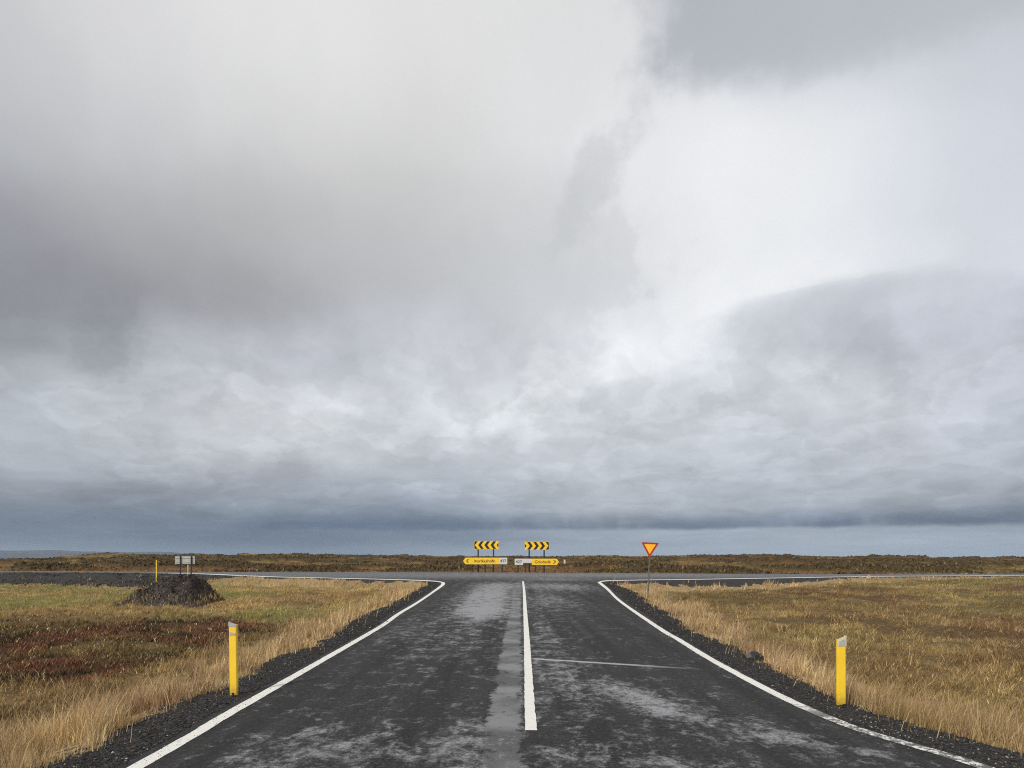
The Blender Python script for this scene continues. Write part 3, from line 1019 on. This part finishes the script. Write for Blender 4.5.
def near_fields():
    parts = []
    for a0, a1 in ((-52, -3), (5, 52)):
        parts.append(tufts(64000, 9, a0, a1, 4.3, 96 if a0 < -10 else 78, 0.035))
    x, y, r, tu = (np.concatenate(v) for v in zip(*parts))
    d = road_dist(x, y)
    ok = (d > 0.3) & (side_far(x, y) < 0.5) & (y > 1.5)
    x, y, r, d, tu = x[ok], y[ok], r[ok], d[ok], tu[ok]
    verge, red, fc, gw = field_zone(x, y, d)
    e = (d - gw) / np.where(gw > 2.5, 0.35 * gw, 0.30)
    keep = RNG.random(len(x)) < ss(e, -0.35, 0.8) + 0.012 * (e > -2.5) + 0.6 * (x < -20) * (y > 42) * (d > 1.0) * ss(fbm(x, y, 1.8, 3, 19), 0.40, 0.55)
    x, y, r, d, verge, red, fc, tu, gw2 = (v[keep] for v in (x, y, r, d, verge, red, fc, tu, gw))
    z, _ = terrain(x, y, d)
    n = len(x)
    u = RNG.random(n)
    heathy = 0.6 * tu[:, 1] + 0.4 * RNG.random(n) < red * 0.95
    vg = 0.75 * tu[:, 0] + 0.25 * RNG.random(n) < verge
    g = ~heathy
    # black scrub on the lava bank of the main road
    bank = (x < -20) & (y > 42) & (d < gw2 * 1.15)
    heathy = heathy | (bank & (tu[:, 1] < 0.8))
    g = ~heathy
    # grass
    H = np.where(vg, 0.07 + 0.20 * u ** 1.6, 0.035 + 0.10 * u ** 1.3)
    H = H * (0.10 + 1.6 * ss(fbm(x, y, 0.7, 3, 131), 0.25, 0.80)) * (0.55 + 0.95 * tu[:, 2])
    W = np.maximum(0.0030, 0.00070 * r) * (0.6 + 0.9 * RNG.random(n))
    ang = RNG.uniform(0, 2 * math.pi, n)
    ln = H * (0.25 + 0.55 * RNG.random(n)) * np.where(vg, 0.6, 1.15)
    swirl = (fbm(x, y, 2.4, 2, 137) - 0.5) * 3
    lean = np.stack([np.cos(ang) * ln * 1.05 + H * 0.16 * np.cos(swirl), np.sin(ang) * ln * 1.05 + H * 0.16 * np.sin(swirl)], 1)
    pk = ss(fbm(x, y, 0.9, 3, 141), 0.46, 0.64)
    vc = lerp(np.broadcast_to(STRAW, (n, 3)), PINK * 0.9, pk * 0.8)
    vc = lerp(vc, GOLD, ss(fbm(x, y, 1.7, 3, 143), 0.52, 0.66) * 0.7)
    vc = lerp(vc, GREEN, (RNG.random(n) < 0.05).astype(float))
    c = np.where(vg[:, None], vc, fc)
    strawy = (RNG.random(n) < 0.16).astype(float) * 0.8 * (1 - 0.6 * ss(r, 12, 40))
    c = lerp(c, STRAW * 0.95, strawy * (~vg))
    k = (1 - 0.6 * ss(r, 12, 40))[:, None]
    c = c * (1 + (0.85 * tu[:, 0:1] - 0.46) * k) * (1 + RNG.uniform(-0.35, 0.35, (n, 1)) * k)
    c = c * (0.62 + 0.76 * fbm(x, y, 2.6, 4, 147))[:, None]
    c = lerp(c, np.broadcast_to(BROWN * 0.8, (n, 3)), 0.75 * (tu[:, 1] < 0.14) * (1 - 0.5 * ss(r, 12, 40)))
    tip = lerp(c, PINK * 1.1, 0.35 * vg + 0.1)
    P = np.stack([x, y, z - 0.01], 1)
    me = blade_mesh("grass", P[g], H[g], W[g], lean[g], ang[g] * 3.1, c[g], tipcol=tip[g])
    prop(link("grass", me, M_GRASS), 'dry straw coloured grass covering the fields on both sides of the road', 'grass', kind='stuff')
    # low heath plants: short leafy sprigs
    h = heathy
    m = h.sum()
    nh = fbm(x[h], y[h], 1.2, 4, 151)
    hc = lerp(np.broadcast_to(RUST * 1.15, (m, 3)), DARK * 1.2, ss(nh, 0.46, 0.60))
    hc = lerp(hc, OLIVE * 0.75, ss(fbm(x[h], y[h], 2.0, 4, 157), 0.50, 0.64) * 0.8)
    hc = lerp(hc, STRAW * 0.9, (RNG.random(m) < 0.05).astype(float))
    hc = hc * RNG.uniform(0.75, 1.25, (m, 1)) * (0.55 + 0.9 * fbm(x[h], y[h], 1.8, 4, 149))[:, None]
    hc = np.where(bank[h][:, None], DARK * RNG.uniform(0.35, 1.0, (m, 1)), hc)
    Hh = RNG.uniform(0.03, 0.12, m) * (0.5 + 1.1 * fbm(x[h], y[h], 0.8, 3, 161))
    Wh = np.maximum(0.012, 0.0011 * r[h]) * RNG.uniform(0.6, 1.3, m)
    me = blade_mesh("heather", P[h], Hh, Wh, lean[h] * (0.8 * Hh / H[h])[:, None], ang[h] * 2.3, hc)
    prop(link("heather", me, M_HEATH), 'low rust brown heather in the field left of the road', 'heather', kind='stuff')


near_fields()


def far_heath():
    x, y, r, _ = tufts(17000, 9, -52, 52, 66, 420, 0.16)
    d = road_dist(x, y)
    ok = (d > 0.6) & (side_far(x, y) > 0.5)
    x, y, r, d = x[ok], y[ok], r[ok], d[ok]
    z, _ = terrain(x, y, d)
    n = len(x)
    u = RNG.random(n)
    H = (0.04 + 0.13 * u) * (0.3 + 1.5 * fbm(x, y, 5, 3, 171) + 1.2 * ss(fbm(x, y, 9, 4, 123), 0.52, 0.64)) * np.where(r > 200, 1.15, 1)
    W = np.maximum(0.14, 0.0026 * r) * RNG.uniform(0.7, 1.6, n)
    ang = RNG.uniform(0, 2 * math.pi, n)
    lean = np.stack([np.cos(ang), np.sin(ang)], 1) * (H * RNG.uniform(0.2, 0.9, n))[:, None]
    c = heath_colour(x, y) * RNG.uniform(0.75, 1.25, (n, 1))
    c = lerp(c, GOLD * 0.6, (RNG.random(n) < 0.06).astype(float))
    me = blade_mesh("moor_scrub", np.stack([x, y, z - 0.03], 1), H, W, lean, ang * 2.1, c)
    prop(link("moor_scrub", me, M_HEATH), 'brown and olive scrub covering the moor beyond the cross road', 'scrub', kind='stuff')


far_heath()


def chippings():
    """loose black stones on the shoulders"""
    ico = np.array([(1, 0, 0), (-1, 0, 0), (0, 1, 0), (0, -1, 0), (0, 0, 1), (0, 0, -1)], float)
    fc = np.array([(0, 2, 4), (2, 1, 4), (1, 3, 4), (3, 0, 4), (2, 0, 5), (1, 2, 5), (3, 1, 5), (0, 3, 5)])
    xs, ys = [], []
    for line, sgn in ((LE, 1), (RE, -1)):
        seg = resample(line[(line[:, 1] > 3) & (line[:, 1] < 47) & (np.abs(line[:, 0]) < 14)], 0.05)
        n = 90000
        # more of them near the camera
        k = (len(seg) * RNG.random(n) ** 2.0).astype(int)
        tt = np.gradient(seg, axis=0)
        tt /= np.linalg.norm(tt, axis=1)[:, None]
        off = np.where(RNG.random(n) < 0.05, RNG.uniform(-0.28, 0.05, n), RNG.uniform(0.0, 1.35, n) ** 1.0)
        p = seg[k] + np.stack([-tt[k, 1], tt[k, 0]], 1) * (off * sgn)[:, None] + RNG.normal(0, 0.03, (n, 2))
        xs.append(p[:, 0])
        ys.append(p[:, 1])
    x, y = np.concatenate(xs), np.concatenate(ys)
    d = road_dist(x, y)
    ok = (d < gravel_width(x, y) + 0.15) & ((d > 0.12) | (np.hypot(x, y) < 18))
    x, y, d = x[ok], y[ok], d[ok]
    z, _ = terrain(x, y, d)
    z = np.where(d < 0.02, 0.003, z)
    n = len(x)
    s = 0.004 + 0.010 * RNG.random(n) ** 3
    s = np.where(RNG.random(n) < 0.004, RNG.uniform(0.014, 0.030, n), s)
    s = np.where(d < 0, s * 0.5, s) * np.clip(np.hypot(x, y) / 12, 1, 1.7)
    v = ico[None] * (s[:, None, None] * RNG.uniform(0.6, 1.3, (n, 6, 1)))
    v = v * np.stack([RNG.uniform(0.8, 1.4, n), RNG.uniform(0.8, 1.4, n), RNG.uniform(0.5, 0.9, n)], 1)[:, None, :]
    v = v + np.stack([x, y, z + s * 0.25], 1)[:, None, :]
    f = (np.arange(n)[:, None, None] * 6 + fc[None]).reshape(-1, 3)
    g = RNG.uniform(0.012, 0.055, n)
    g = np.where(RNG.random(n) < np.where((x > 0) & (y < 8.5), 0.06, 0.025), RNG.uniform(0.14, 0.36, n), g)
    c = np.repeat((g[:, None] * np.array([1.0, 0.96, 0.93]))[:, None, :], 6, 1).reshape(-1, 3)
    me = np_mesh("gravel", v.reshape(-1, 3), None, f, c)
    prop(link("gravel", me, M_STONE), 'loose black lava gravel along both edges of the asphalt', 'gravel', kind='stuff')


chippings()


def gz(x, y):
    z, _ = terrain(np.array([x]), np.array([y]))
    return float(z[0])


# ------------------------------------------------------------------ rubble mound and rock
def lump(name, rx, ry, rz, seed, sub, rough, mat, parent=None):
    bm = bmesh.new()
    bmesh.ops.create_icosphere(bm, subdivisions=sub, radius=1)
    for v in bm.verts:
        p = v.co.copy()
        a = np.array([p.x * 2.0 + seed]), np.array([p.y * 2.0 + p.z * 1.7])
        n1 = float(fbm(a[0], a[1], 1.0, 4, seed)[0]) - 0.5
        n2 = float(vnoise(a[0] * 9, a[1] * 9, seed + 3)[0]) - 0.5
        k = 1 + rough * (n1 * 1.2 + n2 * 0.35)
        v.co = (p.x * rx * k, p.y * ry * k, p.z * rz * k)
    return bm_obj(name, bm, mat, parent)


mx, my = -15.0, 30.0


def rubble_mound():
    nx, ny = 150, 90
    X, Y = np.meshgrid(np.linspace(-2.3, 2.2, nx), np.linspace(-1.9, 1.9, ny))
    prof = np.interp(X, [-2.3, -1.9, -1.2, -0.5, 0.3, 1.2, 1.8, 2.2], [0.0, 0.22, 0.60, 0.90, 1.06, 1.06, 0.72, 0.05])
    cross = np.clip(1 - (np.abs(Y) / (1.15 + 0.45 * fbm(X, Y, 1.1, 3, 7))) ** 1.7, 0, 1)
    Z = prof * cross + ((fbm(X, Y, 0.6, 4, 8) - 0.5) * 0.62 + (vnoise(X * 9, Y * 9, 9) - 0.5) * 0.10) * np.clip(prof * cross * 2.5, 0, 1) - 0.05
    v = (np.stack([X, Y, Z], -1) * [0.95, 1.0, 1.2]).reshape(-1, 3)
    i = np.arange(ny - 1)[:, None] * nx
    j = np.arange(nx - 1)[None]
    q = np.stack([i + j, i + j + 1, i + nx + j + 1, i + nx + j], -1).reshape(-1, 4)
    rim = np.concatenate([np.arange(nx), np.arange(1, ny) * nx + nx - 1, (ny - 1) * nx + np.arange(nx - 2, -1, -1), np.arange(ny - 2, 0, -1) * nx])
    low = v[rim] - [0, 0, 0.5]
    m = len(rim)
    k = np.arange(m)
    sk = np.stack([rim, len(v) + k, len(v) + (k + 1) % m, rim[(k + 1) % m]], 1)
    me = np_mesh("rubble_mound", np.concatenate([v, low]), np.concatenate([q, sk]))
    return link("rubble_mound", me, M_MOUND)


mound = rubble_mound()
mound.location = (mx, my, gz(mx, my) + 0.02)
prop(mound, 'dark heap of lava rubble overgrown with scrub in the left field', 'mound')


def mound_scrub():
    n = 3000
    me = mound.data
    vs = np.array([v.co for v in me.vertices])
    vs = vs[vs[:, 2] > 0.04]
    p = vs[RNG.integers(0, len(vs), n)] + RNG.normal(0, 0.04, (n, 3))
    H = RNG.uniform(0.03, 0.13, n)
    ang = RNG.uniform(0, 6.28, n)
    lean = np.stack([np.cos(ang), np.sin(ang)], 1) * (H * 0.6)[:, None]
    c = np.where(RNG.random((n, 1)) < 0.15, OLIVE * 0.4, DARK * 0.7) * RNG.uniform(0.5, 1.3, (n, 1))
    low = (p[:, 2] < 0.42) & (RNG.random(n) < 0.55)
    H = np.where(low, H * 1.9, H)
    c[low] = GOLD * RNG.uniform(0.6, 1.1, (low.sum(), 1))
    m = blade_mesh("scrub", p, H, np.full(n, 0.03), lean, ang * 2.3, c)
    o = link("scrub", m, M_HEATH, mound)
    prop(o, kind='stuff')


mound_scrub()

rk = lump("rock", 0.14, 0.11, 0.10, 12, 4, 0.5, M_LAVA)
rk.location = (4.12, 11.6, gz(4.12, 11.6) + 0.03)
prop(rk, 'black lava clod at the grass edge of the right shoulder', 'rock')


# ------------------------------------------------------------------ delineator posts
def delineator(loc, h, w, slope, lean, label, group, style):
    root = empty("delineator_post", loc)
    root.rotation_euler = (0, lean, 0)
    prop(root, label, 'delineator', group)
    # hollow shallow channel: flat face towards the traffic, flanges behind
    hw, dp, t = w / 2, 0.045, 0.007
    prof = [(-hw, dp), (-hw, 0.010), (-hw + 0.008, 0.0), (hw - 0.008, 0.0), (hw, 0.010), (hw, dp), (hw - t, dp), (hw - t, 0.012), (-hw + t, 0.012), (-hw + t, dp)]
    bm = bmesh.new()
    bot = [bm.verts.new((x, y, -0.15)) for x, y in prof]
    nlev = 6
    prev = bot
    for k in range(1, nlev + 1):
        f = k / nlev
        cur = [bm.verts.new((x, y, (h if k == nlev else h * 0.96 * f - 0.0) + (slope * x if k == nlev else 0))) for x, y in prof]
        for i in range(len(prof)):
            j = (i + 1) % len(prof)
            bm.faces.new([prev[i], prev[j], cur[j], cur[i]])
        prev = cur
    bm.faces.new(prev)
    bm.faces.new(bot[::-1])
    bm_obj("body", bm, M_YEL, root)

    def plate(name, x0, x1, z0, z1, mat, sl=0.0, y=-0.004):
        b = bmesh.new()
        prism(b, [(x0, z0), (x1, z0), (x1, z1 + sl * x1), (x0, z1 + sl * x0)], y, 0.001)
        bm_obj(name, b, mat, root, 0.0012)

    if style == 'left':
        plate("cap", -hw - 0.001, hw + 0.001, h - 0.040, h + 0.004, M_REFL, slope)
        plate("reflector", -hw + 0.012, -0.004, h - 0.150, h - 0.112, M_REFL, -0.2)
        plate("reflector", 0.004, hw - 0.012, h - 0.150, h - 0.112, M_REFL, -0.2)
        plate("base_clip", -hw + 0.03, hw - 0.035, 0.002, 0.03, M_BLACK)
    elif style == 'right':
        plate("cap", -hw - 0.001, hw + 0.001, h - 0.100, h + 0.004, M_CREAM, slope)
        plate("reflector", -hw + 0.014, hw - 0.014, h - 0.092, h - 0.028, M_REFL, slope, -0.008)
    return root


gp = 'yellow delineator posts along the road'
delineator((-3.43, 8.4, gz(-3.43, 8.4)), 0.885, 0.094, -0.32, -0.012, 'yellow marker post at left road edge with two grey reflector bands', gp, 'left')
delineator((3.78, 7.82, gz(3.78, 7.82)), 0.775, 0.097, 0.42, 0.0, 'yellow marker post at right road edge with one grey square reflector', gp, 'right')
delineator((-27.1, 52, gz(-27.1, 52)), 1.38 - gz(-27.1, 52), 0.07, 0.3, 0.0, 'small distant yellow marker post left of the pale sign', gp, 'plain')

root = empty("marker_post", (-23.35, 49.2, gz(-23.35, 49.2)))
prop(root, 'short pale cream marker stick beside the legs of the pale sign', 'marker post')
bm = bmesh.new()
tube(bm, 0, 0, -0.2, 1.0 - root.location.z, 0.035, 10, 0.03)
bm_obj("stick", bm, M_CREAM, root)
bm = bmesh.new()
tube(bm, 0, 0, 1.0 - root.location.z, 1.05 - root.location.z, 0.038, 10)
bm_obj("cap", bm, M_SIGN_W, root)

root = empty("marker_post", (5.58, 72.5, gz(5.58, 72.5)))
prop(root, 'dark brown marker post with pale top right of the arrow signs', 'marker post')
zt = 1.32 - root.location.z
bm = bmesh.new()
box(bm, -0.06, 0.06, -0.05, 0.05, -0.2, zt - 0.42)
bm_obj("post", bm, M_WOODPOST, root)
bm = bmesh.new()
box(bm, -0.085, 0.085, -0.06, 0.06, zt - 0.42, zt)
bm_obj("pale_top", bm, M_CREAM, root, 0.01)


# ------------------------------------------------------------------ signs
def clip_x(poly, lim, keep_greater):
    out = []
    for i, p in enumerate(poly):
        q = poly[(i + 1) % len(poly)]
        pin = p[0] >= lim if keep_greater else p[0] <= lim
        qin = q[0] >= lim if keep_greater else q[0] <= lim
        if pin:
            out.append(p)
        if pin != qin:
            t = (lim - p[0]) / (q[0] - p[0])
            out.append((lim, p[1] + t * (q[1] - p[1])))
    return out


def sign_posts(root, xs, z0, z1, r, mat, y=0.09):
    for x in xs:
        bm = bmesh.new()
        tube(bm, x, y, z0, z1, r, 12)
        bm_obj("post", bm, mat, root)


def chevron_board(x0, x1, zb, zt, y, flip, label):
    g = gz((x0 + x1) / 2, y)
    cx = (x0 + x1) / 2
    root = empty("chevron_sign", (cx, y, g))
    prop(root, label, 'road sign', 'chevron boards facing the junction')
    w, zb, zt = (x1 - x0) / 2, zb - g, zt - g
    h = (zt - zb) / 2
    zm = (zb + zt) / 2
    bm = bmesh.new()
    box(bm, -w, w, 0, 0.03, zb, zt, 0)
    s = -1 if flip else 1
    per, dx, th = 0.655, 0.30, 0.31
    for k in range(-1, 5):
        t = -w + 0.45 + (k - 0) * per - 0.03
        for sg in (1, -1):
            poly = [(t, 0), (t + th, 0), (t + dx + th, sg * h * 0.93), (t + dx, sg * h * 0.93)]
            poly = clip_x(clip_x(poly, -w + 0.02, True), w - 0.02, False)
            if len(poly) < 3:
                continue
            pts = [bm.verts.new((s * px, -0.004, zm + pz)) for px, pz in poly]
            try:
                bm.faces.new(pts).material_index = 1
            except ValueError:
                pass
    me = bpy.data.meshes.new("panel")
    for f in bm.faces:
        f.normal_update()
        if f.material_index == 1 and f.normal.y > 0:
            f.normal_flip()
    bm.to_mesh(me)
    bm.free()
    link("panel", me, [M_SIGN_Y, M_BLACK], root)
    sign_posts(root, (-w * 0.68, w * 0.58) if not flip else (-w * 0.62, w * 0.60), -0.3, zt - 0.06, 0.075, M_DARKPOST)
    return root


chevron_board(-4.02, -1.42, 2.43, 3.30, 72.6, False, 'black and yellow chevron board pointing left above the arrow sign')
chevron_board(1.34, 3.94, 2.35, 3.22, 72.6, True, 'black and yellow chevron board pointing right above the arrow sign')


def text_mesh(body, size, mat, parent, x, z, y, name="lettering", align='CENTER', sx=1.0):
    cu = bpy.data.curves.new(name, 'FONT')
    cu.body = body
    cu.size = size
    cu.align_x = align
    cu.align_y = 'CENTER'
    cu.offset = 0.006
    tmp = bpy.data.objects.new(name + "_tmp", cu)
    COL.objects.link(tmp)
    dg = bpy.context.evaluated_depsgraph_get()
    me = bpy.data.meshes.new_from_object(tmp.evaluated_get(dg))
    bpy.data.objects.remove(tmp)
    bpy.data.curves.remove(cu)
    me.materials.clear()
    o = link(name, me, mat, parent)
    o.location = (x, y, z)
    o.rotation_euler = (R(90), 0, 0)
    o.scale = (sx, 1, 1)
    return o


def arrow_sign_left():
    y = 71.6
    x0, x1, zb, zt = -5.12, -0.50, 0.84, 1.53
    g = gz(-2.5, y)
    root = empty("direction_sign", (0, y, g))
    prop(root, 'yellow direction sign pointing left with white number field at its right end', 'road sign', 'direction signs under the chevron boards')
    zb, zt = zb - g, zt - g
    zm = (zb + zt) / 2
    xs = -1.36
    b = bmesh.new()
    prism(b, [(x0, zm), (x0 + 0.22, zt), (xs, zt), (xs, zb), (x0 + 0.22, zb)], 0, 0.04)
    yp = bm_obj("name_panel", b, M_SIGN_Y, root, 0.006)
    b = bmesh.new()
    prism(b, [(xs + 0.004, zt), (x1, zt), (x1, zb), (xs + 0.004, zb)], 0, 0.04)
    wp = bm_obj("number_panel", b, M_SIGN_W, root, 0.006)
    b = bmesh.new()
    for dx, mi in ((0.0, 0),):
        for sg in (1, -1):
            vs = [b.verts.new(p) for p in ((x0 + 0.30, -0.004, zm), (x0 + 0.42, -0.004, zm), (x0 + 0.62, -0.004, zm + sg * 0.2), (x0 + 0.50, -0.004, zm + sg * 0.2))]
            b.faces.new(vs)
    bm_obj("arrow_mark", b, M_BLACK, yp)
    text_mesh("Þorlákshöfn", 0.44, M_BLACK, yp, -2.86, zm - 0.02, -0.004, sx=1.05)
    text_mesh("427", 0.42, M_BLACK, wp, (xs + x1) / 2, zm - 0.01, -0.004)
    sign_posts(root, (-4.2, -2.82, -1.98, -1.03), -0.3, zt - 0.05, 0.07, M_DARKPOST)


def arrow_sign_right():
    y = 71.6
    x0, x1, zb, zt = 0.28, 4.92, 0.76, 1.42
    g = gz(2.5, y)
    root = empty("direction_sign", (0, y, g))
    prop(root, 'yellow direction sign pointing right with white number field at its left end', 'road sign', 'direction signs under the chevron boards')
    zb, zt = zb - g, zt - g
    zm = (zb + zt) / 2
    xs = 2.08
    b = bmesh.new()
    prism(b, [(xs, zt), (x1 - 0.22, zt), (x1, zm), (x1 - 0.22, zb), (xs, zb)], 0, 0.04)
    yp = bm_obj("name_panel", b, M_SIGN_Y, root, 0.006)
    b = bmesh.new()
    prism(b, [(x0, zt), (xs - 0.004, zt), (xs - 0.004, zm - 0.12), (1.16, zm - 0.12), (1.16, zb), (x0, zb)], 0, 0.04)
    wp = bm_obj("number_panel", b, M_SIGN_W, root, 0.006)
    b = bmesh.new()
    for sg in (1, -1):
        vs = [b.verts.new(p) for p in ((x1 - 0.30, -0.004, zm), (x1 - 0.42, -0.004, zm), (x1 - 0.62, -0.004, zm + sg * 0.2), (x1 - 0.50, -0.004, zm + sg * 0.2))]
        b.faces.new(vs)
    bm_obj("arrow_mark", b, M_BLACK, yp)
    text_mesh("Grindavík", 0.44, M_BLACK, yp, 3.22, zm - 0.02, -0.004, sx=0.98)
    text_mesh("427", 0.42, M_BLACK, wp, 0.72, zm - 0.01, -0.004)
    sign_posts(root, (0.62, 1.42, 2.45, 3.35), -0.3, zt - 0.05, 0.07, M_DARKPOST)


arrow_sign_left()
arrow_sign_right()


def yield_sign():
    x, y = 6.0, 30.2
    g = gz(x, y)
    root = empty("yield_sign", (x, y, g), R(-14))
    prop(root, 'yellow yield triangle with red border on a grey pole right of the junction', 'road sign')
    zt, zb = 2.30 - g, 1.63 - g
    hw = 0.385

    def tri(s):
        """rounded inverted triangle shrunk by s about its centroid"""
        c = (0, zt - (zt - zb) / 3)
        P = [(-hw, zt), (hw, zt), (0, zb)]
        out = []
        for i in range(3):
            p, a, b = np.array(P[i]), np.array(P[i - 1]), np.array(P[(i + 1) % 3])
            u = p + (a - p) / np.linalg.norm(a - p) * 0.055
            v = p + (b - p) / np.linalg.norm(b - p) * 0.055
            for k in range(5):
                t = k / 4
                out.append(tuple((1 - t) ** 2 * u + 2 * t * (1 - t) * p + t * t * v))
        return [(c[0] + (q[0] - c[0]) * s, c[1] + (q[1] - c[1]) * s) for q in out]

    b = bmesh.new()
    prism(b, tri(1.0), 0, 0.025)
    bm_obj("red_border", b, M_SIGN_R, root)
    b = bmesh.new()
    prism(b, tri(0.66), -0.005, 0.001)
    bm_obj("yellow_face", b, M_SIGN_O, root)
    b = bmesh.new()
    tube(b, 0, 0.058, -0.35, zt - 0.08, 0.030, 14)
    bm_obj("post", b, M_GALV, root)
    for z in (zt - 0.16, zt - 0.36):
        b = bmesh.new()
        box(b, -0.06, 0.06, 0.0255, 0.095, z - 0.015, z + 0.015)
        bm_obj("clamp", b, M_GALV, root)
    root.rotation_euler = (0, R(2.5), R(-12))


yield_sign()


def back_sign():
    x, y = -23.95, 50.0
    g = gz(x, y)
    root = empty("roadside_sign", (x, y, g), R(6))
    prop(root, 'pale grey back of a wide sign on two dark legs behind the rubble mound', 'road sign')
    zt, zb = 1.68 - g, 1.12 - g
    b = bmesh.new()
    box(b, -0.69, 0.69, 0, 0.03, zb, zt)
    pn = bm_obj("panel", b, M_ALU, root, 0.006)
    for z in (zb + 0.12, zt - 0.12):
        b = bmesh.new()
        box(b, -0.65, 0.65, -0.03, -0.002, z - 0.025, z + 0.025)
        bm_obj("rail", b, M_ALU, root)
    for px in (-0.30, 0.46):
        b = bmesh.new()
        tube(b, px, -0.075, -0.3, zt + 0.02, 0.042, 12)
        bm_obj("post", b, M_DARKPOST, root)


back_sign()


# ------------------------------------------------------------------ low blue hills far out on the left
def far_hills():
    m, nt, b = new_mat("far_hill_slopes")
    geo = nd(nt, 'ShaderNodeNewGeometry')
    n = nnoise(nt, geo.outputs['Position'], 0.002, 6, 0.6)
    c = nmix(nt, nrange(nt, n, 0.35, 0.65), (0.035, 0.04, 0.045, 1), (0.07, 0.07, 0.075, 1))
    nt.links.new(c, b.inputs['Base Color'])
    b.inputs['Roughness'].default_value = 1.0
    xs = np.linspace(-9500, -1500, 220)  # the ridge ends well inside the haze
    prof = np.interp(xs, [-9500, -7000, -5200, -4600, -4000, -3450, -3100, -1500], [70, 80, 66, 54, 46, 8, -20, -40])
    prof = prof + (fbm(xs, xs * 0, 700, 4, 5) - 0.5) * 26
    rows = []
    for dy, k in ((-1400, 0.0), (-800, 0.45), (-300, 0.85), (0, 1.0), (700, 0.6), (1800, 0.0)):
        zz = -42 + (prof + 42) * k + (fbm(xs, xs * 0 + dy, 500, 4, 9) - 0.5) * 14 * (k > 0)
        rows.append(np.stack([xs, 8000 + dy + (fbm(xs, xs * 0 + dy, 900, 3, 4) - 0.5) * 300, zz], 1))
    v = np.concatenate(rows)
    k = len(xs)
    i = np.arange(len(rows) - 1)[:, None] * k
    j = np.arange(k - 1)[None]
    q = np.stack([i + j, i + j + 1, i + k + j + 1, i + k + j], -1).reshape(-1, 4)
    o = link("hills", np_mesh("hills", v, q, smooth=True), m)
    prop(o, kind='structure')


far_hills()


# ------------------------------------------------------------------ the damp air that fades the far hills
def haze_box():
    bm = bmesh.new()
    box(bm, -11000, 11000, -3000, 11000, -60, 100)
    me = bpy.data.meshes.new("haze")
    bmesh.ops.recalc_face_normals(bm, faces=bm.faces)
    bm.to_mesh(me)
    bm.free()
    m = bpy.data.materials.new("damp_air")
    m.use_nodes = True
    nt = m.node_tree
    nt.nodes.clear()
    v = nt.nodes.new('ShaderNodeVolumePrincipled')
    v.inputs['Color'].default_value = (0.50, 0.64, 0.82, 1)
    v.inputs['Density'].default_value = 0.00005
    out = nt.nodes.new('ShaderNodeOutputMaterial')
    nt.links.new(v.outputs[0], out.inputs['Volume'])
    prop(link("haze", me, m), kind='stuff')


haze_box()
